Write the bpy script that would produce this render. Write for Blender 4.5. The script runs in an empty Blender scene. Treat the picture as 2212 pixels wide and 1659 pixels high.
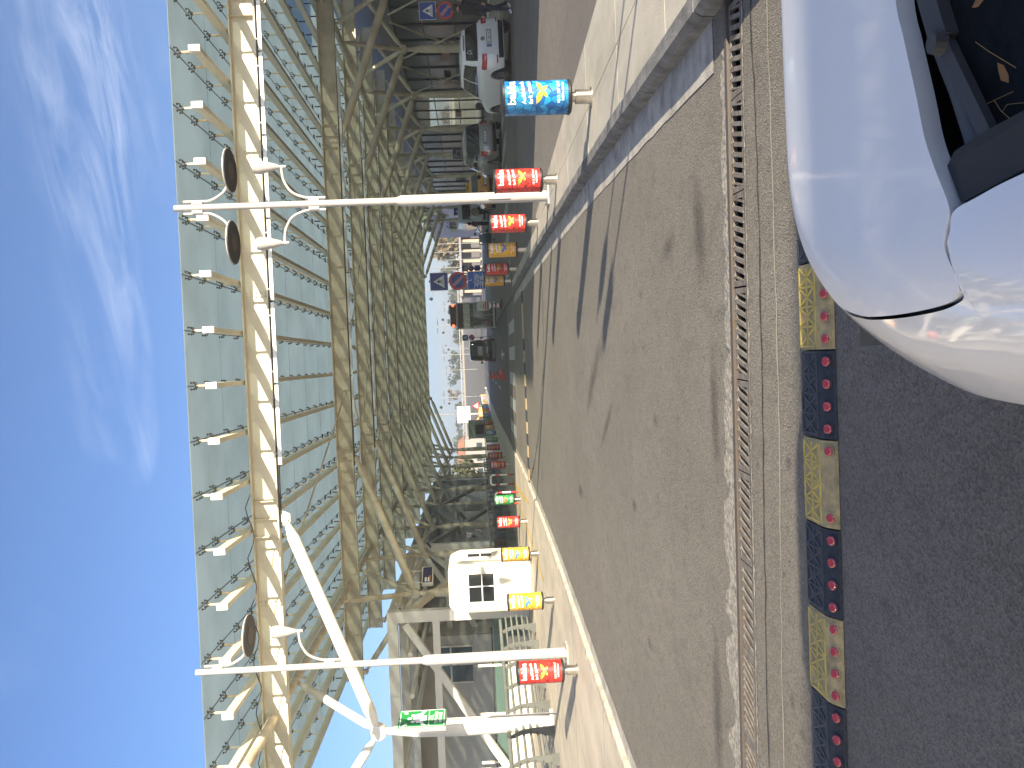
import bpy, bmesh, math, random
from mathutils import Vector, Matrix
import numpy as np
R = math.radians
rnd = random.Random(7)
S = bpy.context.scene
COL = S.collection

# ------------------------------------------------------------------ camera
EYE, YAW, PITCH, ROLL = 1.64, R(1.55), R(2.25), R(2.4)
fw = Vector((-math.sin(YAW) * math.cos(PITCH), math.cos(YAW) * math.cos(PITCH), -math.sin(PITCH)))
rt = Vector((math.cos(YAW), math.sin(YAW), 0))
up = rt.cross(fw)
Uv = up * math.cos(ROLL) + rt * math.sin(ROLL)
Rv = rt * math.cos(ROLL) - up * math.sin(ROLL)
cam = bpy.data.cameras.new('camera')
cam.sensor_fit = 'HORIZONTAL'; cam.sensor_width = 36.0
cam.lens = 36.0 * 1912.0 / 2212.0
cam.clip_start = 0.05; cam.clip_end = 6000
camo = bpy.data.objects.new('camera', cam); COL.objects.link(camo)
X, Y, Z = -Uv, Rv, -fw            # the phone was held upright, its picture is stored lying on its side
camo.matrix_world = Matrix(((X.x, Y.x, Z.x, 0), (X.y, Y.y, Z.y, 0), (X.z, Y.z, Z.z, EYE), (0, 0, 0, 1)))
S.camera = camo

# ------------------------------------------------------------------ sky, sun, exposure
SUN_EL, SUN_AZ = R(15.8), math.atan2(0.616, -0.788)     # azimuth from +Y towards +X
w = bpy.data.worlds.new('World'); S.world = w; w.use_nodes = True
nt = w.node_tree; nt.nodes.clear()
def N(t, nt=nt): return nt.nodes.new(t)
sky = N('ShaderNodeTexSky'); sky.sky_type = 'NISHITA'; sky.sun_disc = False
sky.sun_elevation = SUN_EL; sky.sun_rotation = SUN_AZ
sky.air_density = 0.8; sky.dust_density = 1.2; sky.ozone_density = 6.0
tc = N('ShaderNodeTexCoord'); sep = N('ShaderNodeSeparateXYZ'); nt.links.new(tc.outputs['Generated'], sep.inputs[0])
def M(op, a, b=None, nt=nt):
    n = nt.nodes.new('ShaderNodeMath'); n.operation = op
    for i, q in enumerate((a, b)):
        if q is None: continue
        if isinstance(q, (int, float)): n.inputs[i].default_value = q
        else: nt.links.new(q, n.inputs[i])
    return n.outputs[0]
zc = M('MAXIMUM', sep.outputs[2], 0.06)
cx = M('DIVIDE', sep.outputs[0], zc); cy = M('DIVIDE', sep.outputs[1], zc)
def ramp(fac, stops, nt=nt):
    r = nt.nodes.new('ShaderNodeValToRGB'); el = r.color_ramp.elements
    for i, (p, c) in enumerate(stops):
        e = el[i] if i < 2 else el.new(p)
        e.position = p; e.color = c if len(c) == 4 else (*c, 1)
    nt.links.new(fac, r.inputs[0]); return r.outputs[0]
def cloud_noise(ax, ay, skew, scale, detail, rough, dist, seed):
    cmb = N('ShaderNodeCombineXYZ'); nt.links.new(M('ADD', M('MULTIPLY', cx, ax), seed), cmb.inputs[0])
    nt.links.new(M('ADD', M('MULTIPLY', cy, ay), M('MULTIPLY', cx, skew)), cmb.inputs[1]); cmb.inputs[2].default_value = seed
    n = N('ShaderNodeTexNoise'); n.inputs['Scale'].default_value = scale; n.inputs['Detail'].default_value = detail; n.inputs['Roughness'].default_value = rough; n.inputs['Distortion'].default_value = dist
    nt.links.new(cmb.outputs[0], n.inputs['Vector']); return n.outputs[0]
veil = cloud_noise(1.0, 1.1, .2, 1.25, 3, .5, .3, 7.9)          # where cirrus lies at all
hair = cloud_noise(.8, 1.9, .8, 2.3, 14, .72, .8, 5.1)         # its combed strands
bank = M('MULTIPLY', M('MINIMUM', M('MAXIMUM', M('ADD', cx, -.3), -1.0), .5), .22)
c1 = ramp(hair, [(.40, (0, 0, 0)), (.78, (1, 1, 1))])
c2 = ramp(M('ADD', veil, bank), [(.50, (0, 0, 0)), (.76, (1, 1, 1))])
cl = M('MULTIPLY', M('MULTIPLY', c1, c2), 0.5)
mx = N('ShaderNodeMixRGB'); nt.links.new(cl, mx.inputs[0]); nt.links.new(sky.outputs[0], mx.inputs[1]); mx.inputs[2].default_value = (6.5, 6.9, 7.6, 1)
bg = N('ShaderNodeBackground'); bg.inputs[1].default_value = 0.056
nt.links.new(mx.outputs[0], bg.inputs[0])
wo = N('ShaderNodeOutputWorld'); nt.links.new(bg.outputs[0], wo.inputs[0])

sl = bpy.data.lights.new('sun', 'SUN'); sl.energy = 3.9; sl.angle = R(0.53); sl.color = (1.0, 0.89, 0.70)
so = bpy.data.objects.new('sun', sl); COL.objects.link(so)
sd = Vector((math.sin(SUN_AZ) * math.cos(SUN_EL), math.cos(SUN_AZ) * math.cos(SUN_EL), math.sin(SUN_EL)))
so.rotation_euler = sd.to_track_quat('Z', 'Y').to_euler(); so.location = sd * 60

S.view_settings.view_transform = 'Standard'; S.view_settings.look = 'None'
S.view_settings.gamma = 1.0; S.view_settings.use_curve_mapping = False
S.view_settings.exposure = 2.02
S.cycles.max_bounces = 7; S.cycles.diffuse_bounces = 3; S.cycles.glossy_bounces = 3
S.cycles.transparent_max_bounces = 12; S.cycles.transmission_bounces = 5
S.cycles.use_denoising = True

# ------------------------------------------------------------------ helpers
class MB:
    def __init__(self): self.v = []; self.f = []
    def add(self, vs, fs):
        o = len(self.v); self.v += [tuple(p) for p in vs]; self.f += [tuple(i + o for i in q) for q in fs]; return self
    def box(self, c, s):
        x, y, z = c; a, b, d = s[0] / 2, s[1] / 2, s[2] / 2
        vs = [(x + i * a, y + j * b, z + k * d) for k in (-1, 1) for j in (-1, 1) for i in (-1, 1)]
        return self.add(vs, [(0, 2, 3, 1), (4, 5, 7, 6), (0, 1, 5, 4), (2, 6, 7, 3), (0, 4, 6, 2), (1, 3, 7, 5)])
    def cbox(self, c, s, b=.01):
        """box with chamfered edges"""
        bm = bmesh.new(); bmesh.ops.create_cube(bm, size=1)
        for q in bm.verts: q.co = Vector((q.co.x * s[0] + c[0], q.co.y * s[1] + c[1], q.co.z * s[2] + c[2]))
        bmesh.ops.bevel(bm, geom=bm.edges[:], offset=b, segments=2, affect='EDGES', profile=.5)
        return self.bm(bm)
    def bm(self, bm):
        bm.verts.index_update()
        self.add([q.co[:] for q in bm.verts], [[q.index for q in f.verts] for f in bm.faces]); bm.free(); return self
    def bar(self, p0, p1, w, h, upv=(0, 0, 1)):
        p0, p1 = Vector(p0), Vector(p1); d = (p1 - p0).normalized()
        u = Vector(upv)
        if abs(d.dot(u)) > .98: u = Vector((0, 1, 0))
        s = d.cross(u).normalized(); u = s.cross(d).normalized()
        vs = [p + s * (i * w / 2) + u * (j * h / 2) for p in (p0, p1) for j in (-1, 1) for i in (-1, 1)]
        return self.add(vs, [(0, 2, 3, 1), (4, 5, 7, 6), (0, 1, 5, 4), (2, 6, 7, 3), (0, 4, 6, 2), (1, 3, 7, 5)])
    def rod(self, p0, p1, prof, n=10):
        """prof: list of (t along, radius)"""
        p0, p1 = Vector(p0), Vector(p1); d = p1 - p0; e = d.normalized()
        a = e.orthogonal().normalized(); b = e.cross(a); vs = []; fs = []
        for t, r in prof:
            for k in range(n):
                q = 2 * math.pi * k / n
                vs.append(p0 + d * t + (a * math.cos(q) + b * math.sin(q)) * r)
        m = len(prof)
        for i in range(m - 1):
            for k in range(n):
                fs.append((i * n + k, i * n + (k + 1) % n, (i + 1) * n + (k + 1) % n, (i + 1) * n + k))
        fs.append(tuple(range(n - 1, -1, -1))); fs.append(tuple((m - 1) * n + k for k in range(n)))
        return self.add(vs, fs)
    def cyl(self, p0, p1, r0, r1=None, n=12): return self.rod(p0, p1, [(0, r0), (1, r0 if r1 is None else r1)], n)
    def lathe(self, prof, c=(0, 0, 0), n=20):
        return self.rod((c[0], c[1], c[2]), (c[0], c[1], c[2] + 1), [(z, r) for r, z in prof], n)
    def tube(self, pts, r, n=8):
        pts = [Vector(p) for p in pts]; vs = []; fs = []; prev = None
        for i, p in enumerate(pts):
            t = (pts[min(i + 1, len(pts) - 1)] - pts[max(i - 1, 0)]).normalized()
            a = t.orthogonal().normalized() if prev is None else (prev - t * prev.dot(t)).normalized()
            prev = a; b = t.cross(a); rr = r[i] if isinstance(r, (list, tuple)) else r
            vs += [p + (a * math.cos(2 * math.pi * k / n) + b * math.sin(2 * math.pi * k / n)) * rr for k in range(n)]
        m = len(pts)
        for i in range(m - 1):
            for k in range(n): fs.append((i * n + k, i * n + (k + 1) % n, (i + 1) * n + (k + 1) % n, (i + 1) * n + k))
        fs.append(tuple(range(n - 1, -1, -1))); fs.append(tuple((m - 1) * n + k for k in range(n)))
        return self.add(vs, fs)
    def prism(self, poly, d, o=(0, 0, 0), a=(1, 0, 0), b=(0, 0, 1)):
        """2-D outline in the plane (a, b) at o, thickened by vector d"""
        o, a, b, d = Vector(o), Vector(a), Vector(b), Vector(d); n = len(poly)
        vs = [o + a * x + b * y for x, y in poly]; vs += [p + d for p in vs]
        fs = [tuple(range(n)), tuple(range(2 * n - 1, n - 1, -1))] + [(i, i + n, (i + 1) % n + n, (i + 1) % n) for i in range(n)]
        return self.add(vs, fs)
    def grid(self, P, nu, nv, flip=False):
        vs = [P(i / nu, j / nv) for j in range(nv + 1) for i in range(nu + 1)]
        fs = []
        for j in range(nv):
            for i in range(nu):
                a = j * (nu + 1) + i; q = (a, a + 1, a + nu + 2, a + nu + 1)
                fs.append(q[::-1] if flip else q)
        return self.add(vs, fs)
    def mesh(self, name, mat, smooth=False):
        me = bpy.data.meshes.new(name); me.from_pydata(self.v, [], self.f); me.update()
        if mat: me.materials.append(mat)
        if smooth:
            me.polygons.foreach_set('use_smooth', [True] * len(me.polygons))
            if smooth is not True: me.set_sharp_from_angle(angle=R(smooth))
        return me
    def build(self, name, mat, parent=None, smooth=False, fix=True):
        me = self.mesh(name, mat, smooth)
        if fix:
            bm = bmesh.new(); bm.from_mesh(me); bmesh.ops.recalc_face_normals(bm, faces=bm.faces[:]); bm.to_mesh(me); bm.free()
        return link(name, me, parent)
def link(name, me, parent=None, loc=None, rot=None):
    o = bpy.data.objects.new(name, me); COL.objects.link(o); o.parent = parent
    if loc is not None: o.location = loc
    if rot is not None: o.rotation_euler = rot
    return o
def tag(o, label, cat, group=None):
    o['label'] = label; o['category'] = cat
    if group: o['group'] = group
    return o
def struct(o): o['kind'] = 'structure'; return o
def stuff(o): o['kind'] = 'stuff'; return o
def thing(name, label, cat, loc=(0, 0, 0), rz=0, group=None):
    o = bpy.data.objects.new(name, None); COL.objects.link(o); o.location = loc; o.rotation_euler = (0, 0, rz)
    o.empty_display_size = .3
    return tag(o, label, cat, group)
def copy_tree(o, parent=None):
    c = o.copy(); COL.objects.link(c); c.parent = parent
    for ch in o.children: copy_tree(ch, c)
    return c

# ------------------------------------------------------------------ materials
MATS = {}
def mat(name, col, rough=.6, metal=0., var=0., vs=4., bump=0., bs=40., coat=0., col2=None, spec=.5, streak=None, sheen=0.):
    if name in MATS: return MATS[name]
    m = bpy.data.materials.new(name); m.use_nodes = True; t = m.node_tree
    b = t.nodes['Principled BSDF']
    b.inputs['Base Color'].default_value = (*col, 1); b.inputs['Roughness'].default_value = rough
    b.inputs['Metallic'].default_value = metal; b.inputs['Coat Weight'].default_value = coat
    b.inputs['Coat Roughness'].default_value = .06
    b.inputs['Specular IOR Level'].default_value = spec
    if var or bump:
        g = t.nodes.new('ShaderNodeNewGeometry'); mp = t.nodes.new('ShaderNodeMapping'); t.links.new(g.outputs['Position'], mp.inputs[0])
        if streak: mp.inputs['Scale'].default_value = streak
    if var:
        n = t.nodes.new('ShaderNodeTexNoise'); n.inputs['Scale'].default_value = vs; n.inputs['Detail'].default_value = 8; n.inputs['Roughness'].default_value = .65
        t.links.new(mp.outputs[0], n.inputs['Vector'])
        c2 = col2 or tuple(max(0, c * (1 - var)) for c in col)
        c1 = tuple(min(1, c * (1 + var * .5)) for c in col)
        o = ramp(n.outputs[0], [(.3, c2), (.62, c1)], t); t.links.new(o, b.inputs['Base Color'])
        r = ramp(n.outputs[0], [(.3, (min(1, rough * 1.15),) * 3), (.7, (rough * .85,) * 3)], t); t.links.new(r, b.inputs['Roughness'])
    if bump:
        n = t.nodes.new('ShaderNodeTexNoise'); n.inputs['Scale'].default_value = bs; n.inputs['Detail'].default_value = 4
        t.links.new(g.outputs['Position'], n.inputs['Vector'])
        bp = t.nodes.new('ShaderNodeBump'); bp.inputs['Strength'].default_value = bump; bp.inputs['Distance'].default_value = .01
        t.links.new(n.outputs[0], bp.inputs['Height']); t.links.new(bp.outputs[0], b.inputs['Normal'])
    MATS[name] = m; return m

def asphalt(name, base, light, dark, stain=.6):
    m = bpy.data.materials.new(name); m.use_nodes = True; t = m.node_tree; b = t.nodes['Principled BSDF']
    b.inputs['Roughness'].default_value = .82; b.inputs['Specular IOR Level'].default_value = .25
    g = t.nodes.new('ShaderNodeNewGeometry'); P = g.outputs['Position']
    def noise(sc, det, scale=(1, 1, 1), off=0, rough=.6):
        mp = t.nodes.new('ShaderNodeMapping'); mp.inputs['Scale'].default_value = scale; mp.inputs['Location'].default_value = (off, off, 0)
        t.links.new(P, mp.inputs[0]); n = t.nodes.new('ShaderNodeTexNoise'); n.inputs['Scale'].default_value = sc; n.inputs['Detail'].default_value = det; n.inputs['Roughness'].default_value = rough
        t.links.new(mp.outputs[0], n.inputs['Vector']); return n.outputs[0]
    def mix(f, a, c2, typ='MIX'):
        n = t.nodes.new('ShaderNodeMixRGB'); n.blend_type = typ
        for i, q in ((0, f), (1, a), (2, c2)):
            if isinstance(q, (int, float)): n.inputs[i].default_value = q
            elif isinstance(q, tuple): n.inputs[i].default_value = (*q, 1)
            else: t.links.new(q, n.inputs[i])
        return n.outputs[0]
    big = noise(.55, 6, (1, .55, 1))                       # large worn patches, drawn out along the road
    c = mix(ramp(big, [(.38, (0, 0, 0)), (.66, (1, 1, 1))], t), base, light)
    mid = noise(6, 6, (1, .6, 1), 5)
    c = mix(ramp(mid, [(.35, (.5,) * 3), (.5, (0,) * 3)], t), c, tuple(x * .82 for x in base))
    vo = t.nodes.new('ShaderNodeTexVoronoi'); vo.inputs['Scale'].default_value = 95; t.links.new(P, vo.inputs['Vector'])
    c = mix(.6, c, ramp(vo.outputs['Color'], [(.12, (.5,) * 3), (.85, (1.4,) * 3)], t), 'MULTIPLY')
    grit = t.nodes.new('ShaderNodeTexVoronoi'); grit.inputs['Scale'].default_value = 34; t.links.new(P, grit.inputs['Vector'])
    c = mix(ramp(grit.outputs['Distance'], [(.08, (.4,) * 3), (.13, (0,) * 3)], t), c, tuple(min(1, x * 1.9) for x in light))
    sp = noise(11, 3, (1, .55, 1), 11)                      # small oil drips and chewing gum spots
    c = mix(ramp(sp, [(.645, (0,) * 3), (.68, (stain * .6,) * 3)], t), c, dark)
    oil = noise(1.1, 5, (1.4, .5, 1), 23)
    c = mix(ramp(oil, [(.60, (0,) * 3), (.78, (stain * .4,) * 3)], t), c, dark)
    t.links.new(c, b.inputs['Base Color'])
    bp = t.nodes.new('ShaderNodeBump'); bp.inputs['Strength'].default_value = .55; bp.inputs['Distance'].default_value = .006
    t.links.new(vo.outputs['Distance'], bp.inputs['Height']); t.links.new(bp.outputs[0], b.inputs['Normal'])
    MATS[name] = m; return m
A_MAIN = asphalt('asphalt worn', (.180, .162, .134), (.212, .192, .160), (.035, .032, .03))
A_DARK = asphalt('asphalt dark', (.165, .148, .130), (.195, .177, .157), (.03, .028, .028), .4)
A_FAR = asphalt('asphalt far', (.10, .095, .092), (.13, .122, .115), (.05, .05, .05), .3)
CONC = mat('concrete', (.40, .365, .30), .85, var=.28, vs=1.4, bump=.35, bs=60, streak=(1, .5, 1))
CONC_W = mat('concrete warm', (.50, .43, .33), .85, var=.25, vs=1.1, bump=.3, bs=60, streak=(1, .45, 1))
CONC_L = mat('concrete pale', (.40, .37, .32), .85, var=.45, vs=3.5, bump=.5, bs=50)
KERB = mat('kerb stone', (.15, .148, .143), .85, var=.5, vs=5, bump=.8, bs=35)
KERB_L = mat('kerb pale', (.44, .39, .31), .85, var=.4, vs=4, bump=.5, bs=40)
CREAM = mat('cream painted steel', (.66, .60, .45), .45, var=.10, vs=.9)
CREAM_D = mat('cream steel shade tone', (.68, .60, .44), .5, var=.26, vs=1.3, col2=(.48, .40, .27))  # mottled copy of the cream steel for members in canopy shade
WHITE_ST = mat('white painted steel', (.82, .77, .65), .45, var=.06, vs=1.5)
RUST = mat('rusted zinc', (.62, .50, .32), .6, .2, var=.5, vs=6, col2=(.42, .22, .09))
DARKST = mat('dark steel', (.05, .05, .05), .5, .6)
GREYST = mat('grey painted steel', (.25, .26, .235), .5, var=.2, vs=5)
LAMPGREY = mat('light grey powder coat', (.43, .405, .37), .4, var=.06, vs=3)
STEEL = mat('brushed stainless', (.62, .58, .52), .28, 1., var=.12, vs=30, streak=(1, 1, .05))
BLACKP = mat('black plastic', (.018, .018, .02), .45)
RUBBER = mat('tyre rubber', (.02, .02, .02), .85)
ALLOY = mat('alloy wheel', (.45, .45, .46), .3, .9)
CHROME = mat('chrome', (.8, .8, .8), .12, 1.)
REDL = mat('red lamp lens', (.45, .012, .012), .12, coat=.6)
CLEARL = mat('clear lamp lens', (.6, .55, .53), .12, coat=.6)
WHITEP = mat('white paint', (.80, .80, .80), .5)
SIGNW = mat('sign white', (.82, .82, .82), .4)
SIGNB = mat('sign blue', (.012, .05, .32), .35)
SIGNB2 = mat('sign mid blue', (.01, .11, .55), .35)
SIGNR = mat('sign red', (.62, .04, .025), .35)
SIGNK = mat('sign black', (.015, .015, .015), .4)
SIGNG = mat('sign green', (.02, .24, .06), .35)
BARKM = mat('bark', (.10, .07, .045), .9, var=.4, vs=6)
def glass_dark(name, col, rough=.06, alpha=None):
    m = bpy.data.materials.new(name); m.use_nodes = True; t = m.node_tree; b = t.nodes['Principled BSDF']
    b.inputs['Base Color'].default_value = (*col, 1); b.inputs['Roughness'].default_value = rough; b.inputs['Specular IOR Level'].default_value = .8
    if alpha is not None:
        tr = t.nodes.new('ShaderNodeBsdfTransparent'); tr.inputs[0].default_value = (*[min(1, c * 1.4 + .35) for c in col], 1)
        mx = t.nodes.new('ShaderNodeMixShader'); mx.inputs[0].default_value = alpha
        t.links.new(tr.outputs[0], mx.inputs[1]); t.links.new(b.outputs[0], mx.inputs[2]); t.links.new(mx.outputs[0], t.nodes['Material Output'].inputs[0])
    MATS[name] = m; return m
CARGLASS = glass_dark('car glass', (.012, .014, .016))
BLDGLASS = glass_dark('building glass', (.02, .045, .05), .08)
TEALGLASS = glass_dark('teal curtain wall glass', (.010, .045, .045), .2)
MATS['teal curtain wall glass'].node_tree.nodes['Principled BSDF'].inputs['Specular IOR Level'].default_value = .12
SEEGLASS = glass_dark('clear pane', (.30, .33, .30), .05, .16)
BALGLASS = glass_dark('dark balustrade glass', (.02, .035, .032), .08, .8)
GREENGLASS = glass_dark('pale green glass', (.20, .30, .26), .1, .3)
def canopy_glass():
    m = bpy.data.materials.new('fritted canopy glass'); m.use_nodes = True; t = m.node_tree
    g = t.nodes.new('ShaderNodeNewGeometry'); sp = t.nodes.new('ShaderNodeSeparateXYZ'); t.links.new(g.outputs['Position'], sp.inputs[0])
    fr = M('FRACT', M('MULTIPLY', sp.outputs[1], 11.5), None, t)
    line = ramp(fr, [(.42, (1, 1, 1)), (.5, (.72, .72, .72))], t)
    n = t.nodes.new('ShaderNodeTexNoise'); n.inputs['Scale'].default_value = .7; n.inputs['Detail'].default_value = 6; t.links.new(g.outputs['Position'], n.inputs['Vector'])
    dirt = ramp(n.outputs[0], [(.3, (.60, .66, .61)), (.62, (.71, .79, .76))], t)
    mu = t.nodes.new('ShaderNodeMixRGB'); mu.blend_type = 'MULTIPLY'; mu.inputs[0].default_value = 1; t.links.new(dirt, mu.inputs[1]); t.links.new(line, mu.inputs[2])
    tl = t.nodes.new('ShaderNodeBsdfTranslucent'); t.links.new(mu.outputs[0], tl.inputs[0])
    df = t.nodes.new('ShaderNodeBsdfDiffuse'); t.links.new(mu.outputs[0], df.inputs[0])
    tr = t.nodes.new('ShaderNodeBsdfTransparent'); tr.inputs[0].default_value = (.80, .90, .89, 1)
    gl = t.nodes.new('ShaderNodeBsdfGlossy'); gl.inputs['Roughness'].default_value = .12; gl.inputs[0].default_value = (.8, .8, .8, 1)
    a = t.nodes.new('ShaderNodeMixShader'); a.inputs[0].default_value = .25; t.links.new(tl.outputs[0], a.inputs[1]); t.links.new(df.outputs[0], a.inputs[2])
    b = t.nodes.new('ShaderNodeMixShader'); b.inputs[0].default_value = .3; t.links.new(a.outputs[0], b.inputs[1]); t.links.new(tr.outputs[0], b.inputs[2])
    c = t.nodes.new('ShaderNodeMixShader'); c.inputs[0].default_value = .05; t.links.new(b.outputs[0], c.inputs[1]); t.links.new(gl.outputs[0], c.inputs[2])
    t.links.new(c.outputs[0], t.nodes['Material Output'].inputs[0]); return m
CANGLASS = canopy_glass()

def text_geo(s, size, bold=0.0, spacing=1.0):
    cu = bpy.data.curves.new('t', 'FONT'); cu.body = s; cu.size = size; cu.align_x = 'CENTER'; cu.offset = bold; cu.space_character = spacing; cu.resolution_u = 2
    o = bpy.data.objects.new('t', cu); COL.objects.link(o)
    dg = bpy.context.evaluated_depsgraph_get(); dg.update()
    me = bpy.data.meshes.new_from_object(o.evaluated_get(dg))
    vs = [(p.co.x, p.co.y) for p in me.vertices]; fs = [tuple(q.vertices) for q in me.polygons]
    bpy.data.objects.remove(o); bpy.data.curves.remove(cu); bpy.data.meshes.remove(me)
    return vs, fs
def flat_text(mb, s, size, o, a=(1, 0, 0), b=(0, 0, 1), bold=0.0, fit=None):
    """lettering laid on the plane (a, b) at point o (centre of the base line)"""
    vs, fs = text_geo(s, size, bold); k = 1.0
    if fit:
        wd = max(p[0] for p in vs) - min(p[0] for p in vs); k = min(1.0, fit / wd)
    o, a, b = Vector(o), Vector(a), Vector(b)
    return mb.add([o + a * (x * k) + b * y for x, y in vs], fs)

def catmull(pts, n):
    pts = [Vector(p) for p in pts]; out = []
    P = [pts[0] * 2 - pts[1]] + pts + [pts[-1] * 2 - pts[-2]]
    m = len(pts) - 1
    for i in range(n + 1):
        t = i / n * m; k = min(int(t), m - 1); f = t - k
        a, b, c, d = P[k:k + 4]
        out.append(.5 * ((2 * b) + (c - a) * f + (2 * a - 5 * b + 4 * c - d) * f * f + (3 * b - a - 3 * c + d) * f ** 3))
    return out
# ================================================================== the ground
def smooth(a, b, x):
    t = max(0., min(1., (x - a) / (b - a))); return t * t * (3 - 2 * t)
def G(x, y): return 6.0 * smooth(180, 330, y)
def sheet(name, xs, ys, z, m):
    mb = MB(); n = len(xs)
    mb.add([(x, y, G(x, y) + z) for y in ys for x in xs],
           [(j * n + i, j * n + i + 1, (j + 1) * n + i + 1, (j + 1) * n + i) for j in range(len(ys) - 1) for i in range(n - 1)])
    return struct(mb.build(name, m, fix=False))
DRY = mat('dry grass earth', (.20, .165, .10), .95, var=.5, vs=.05, col2=(.09, .10, .05))
sheet('ground', [-1150, -600, -200, -60, 0, 60, 200, 600, 1150], [-180, -60, 0, 60, 120] + list(range(180, 340, 15)) + [400, 700, 1120], -.3, DRY)
# drain line across the road: far and near lips
DA = -.037
def dl(x, off): return 5.425 + DA * (x + .12) + off
def road_part(name, rows):
    mb = MB(); k = len(rows[0])
    mb.add([p for r in rows for p in r], [(j * k + i, j * k + i + 1, (j + 1) * k + i + 1, (j + 1) * k + i) for j in range(len(rows) - 1) for i in range(k - 1)])
    return mb
XS = [-45, -20, -9, -5, -2.5, 0, 2.5, 12, 45]
near = road_part('road', [[(x, y, 0) for x in XS] for y in (-60, -20, 0, 3)] + [[(x, dl(max(-9, min(2.3, x)), -.165), 0) for x in XS]])
far = road_part('road', [[(x, dl(max(-9, min(2.3, x)), .165), 0) for x in XS]] + [[(x, y, G(x, y)) for x in XS] for y in (12, 25, 40, 60, 90, 120, 150)] + [[(x, y, G(x, y)) for x in XS] for y in range(180, 345, 15)])
struct(near.build('road', A_DARK, fix=False))
struct(far.build('road', A_MAIN, fix=False))
# darker asphalt past the crossing and lighter worn band right behind the drain
def flat_poly(name, pts, z, m):
    mb = MB(); mb.add([(x, y, G(x, y) + z) for x, y in pts], [tuple(range(len(pts)))]); return struct(mb.build(name, m, fix=False))
flat_poly('road_patch', [(-9, 4.36), (2.2, 4.33), (2.2, dl(2.2, -.17)), (-9, dl(-9, -.17))], .004, A_MAIN)
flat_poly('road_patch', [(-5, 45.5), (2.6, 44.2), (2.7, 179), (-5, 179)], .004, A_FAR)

KR = catmull([(2.05, 0, 0), (2.17, 5.5, 0), (2.29, 8.5, 0), (2.44, 13.3, 0), (2.57, 21.5, 0), (2.62, 36, 0), (2.68, 57, 0), (2.72, 80, 0)], 300)
KL = catmull([(-5.1, -10, 0), (-4.95, 8, 0), (-4.82, 12, 0), (-4.56, 16.4, 0), (-4.3, 22.8, 0), (-4.15, 34, 0), (-4.45, 52, 0), (-4.9, 76, 0), (-5.0, 100, 0), (-5.0, 150, 0), (-4.95, 164, 0)], 400)
def at_y(C, y):
    for a, b in zip(C, C[1:]):
        if a.y <= y <= b.y: return a.x + (b.x - a.x) * (y - a.y) / max(1e-6, b.y - a.y)
    return C[-1].x if y > C[-1].y else C[0].x
def slab(name, pts, z0, z1, m):
    mb = MB(); n = len(pts)
    vs = [(x, y, G(x, y) + z0) for x, y in pts] + [(x, y, G(x, y) + z1) for x, y in pts]
    mb.add(vs, [tuple(range(n, 2 * n))] + [(i, (i + 1) % n, (i + 1) % n + n, i + n) for i in range(n)])
    return struct(mb.build(name, m, fix=False))
# service road on the terminal side, raised behind the kerb
ys = [0, 4, 8, 12, 16, 20, 25, 30, 36, 45, 57, 70, 80]
slab('service_road', [(at_y(KR, y) + .16, y) for y in ys][::-1][::-1] + [(13.2, 80), (13.2, 0)], -.1, .11, A_DARK)
slab('terminal_pavement', [(13.2, 0), (13.2, 130), (40, 130), (40, 0)][::-1], -.1, .2, CONC)
# island of concrete slabs
MORT0 = mat('mortar bed', (.12, .11, .095), .95)
def border(y): return 4.05 - .062 * (y - 9)
yy_ = [2 + 1.5 * i for i in range(15)]
isl = MB(); isl.add([q for yy in yy_ for q in ((at_y(KR, yy) + .17, yy, .1145), (border(yy), yy, .1145))], [(2 * i, 2 * i + 1, 2 * i + 3, 2 * i + 2) for i in range(14)])
isl = struct(isl.build('traffic_island', MORT0, fix=False))
y = 2.0
while y < 34:
    y2 = y + 2.35 + rnd.uniform(-.2, .2)
    a0, a1 = at_y(KR, y) + .165, at_y(KR, y2) + .165
    m0, m1 = 3.08 + rnd.uniform(-.01, .01), 3.08
    for (p, q, r_, s_) in ((a0, m0, m1, a1), (m0, border(y), border(y2), m1)):
        if q - p < .12 or r_ - s_ < .12: continue
        g = .006; dz = rnd.uniform(0, .004)
        mb = MB(); mb.add([(p + g, y + g, .112), (q - g, y + g, .112), (r_ - g, y2 - g, .112), (s_ + g, y2 - g, .112), (p + g, y + g, .122 + dz), (q - g, y + g, .122 + dz), (r_ - g, y2 - g, .122 + dz), (s_ + g, y2 - g, .122 + dz)],
                          [(4, 5, 6, 7), (0, 1, 5, 4), (1, 2, 6, 5), (2, 3, 7, 6), (3, 0, 4, 7)])
        mb.build('paving_slab', CONC, isl)
    y = y2
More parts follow.
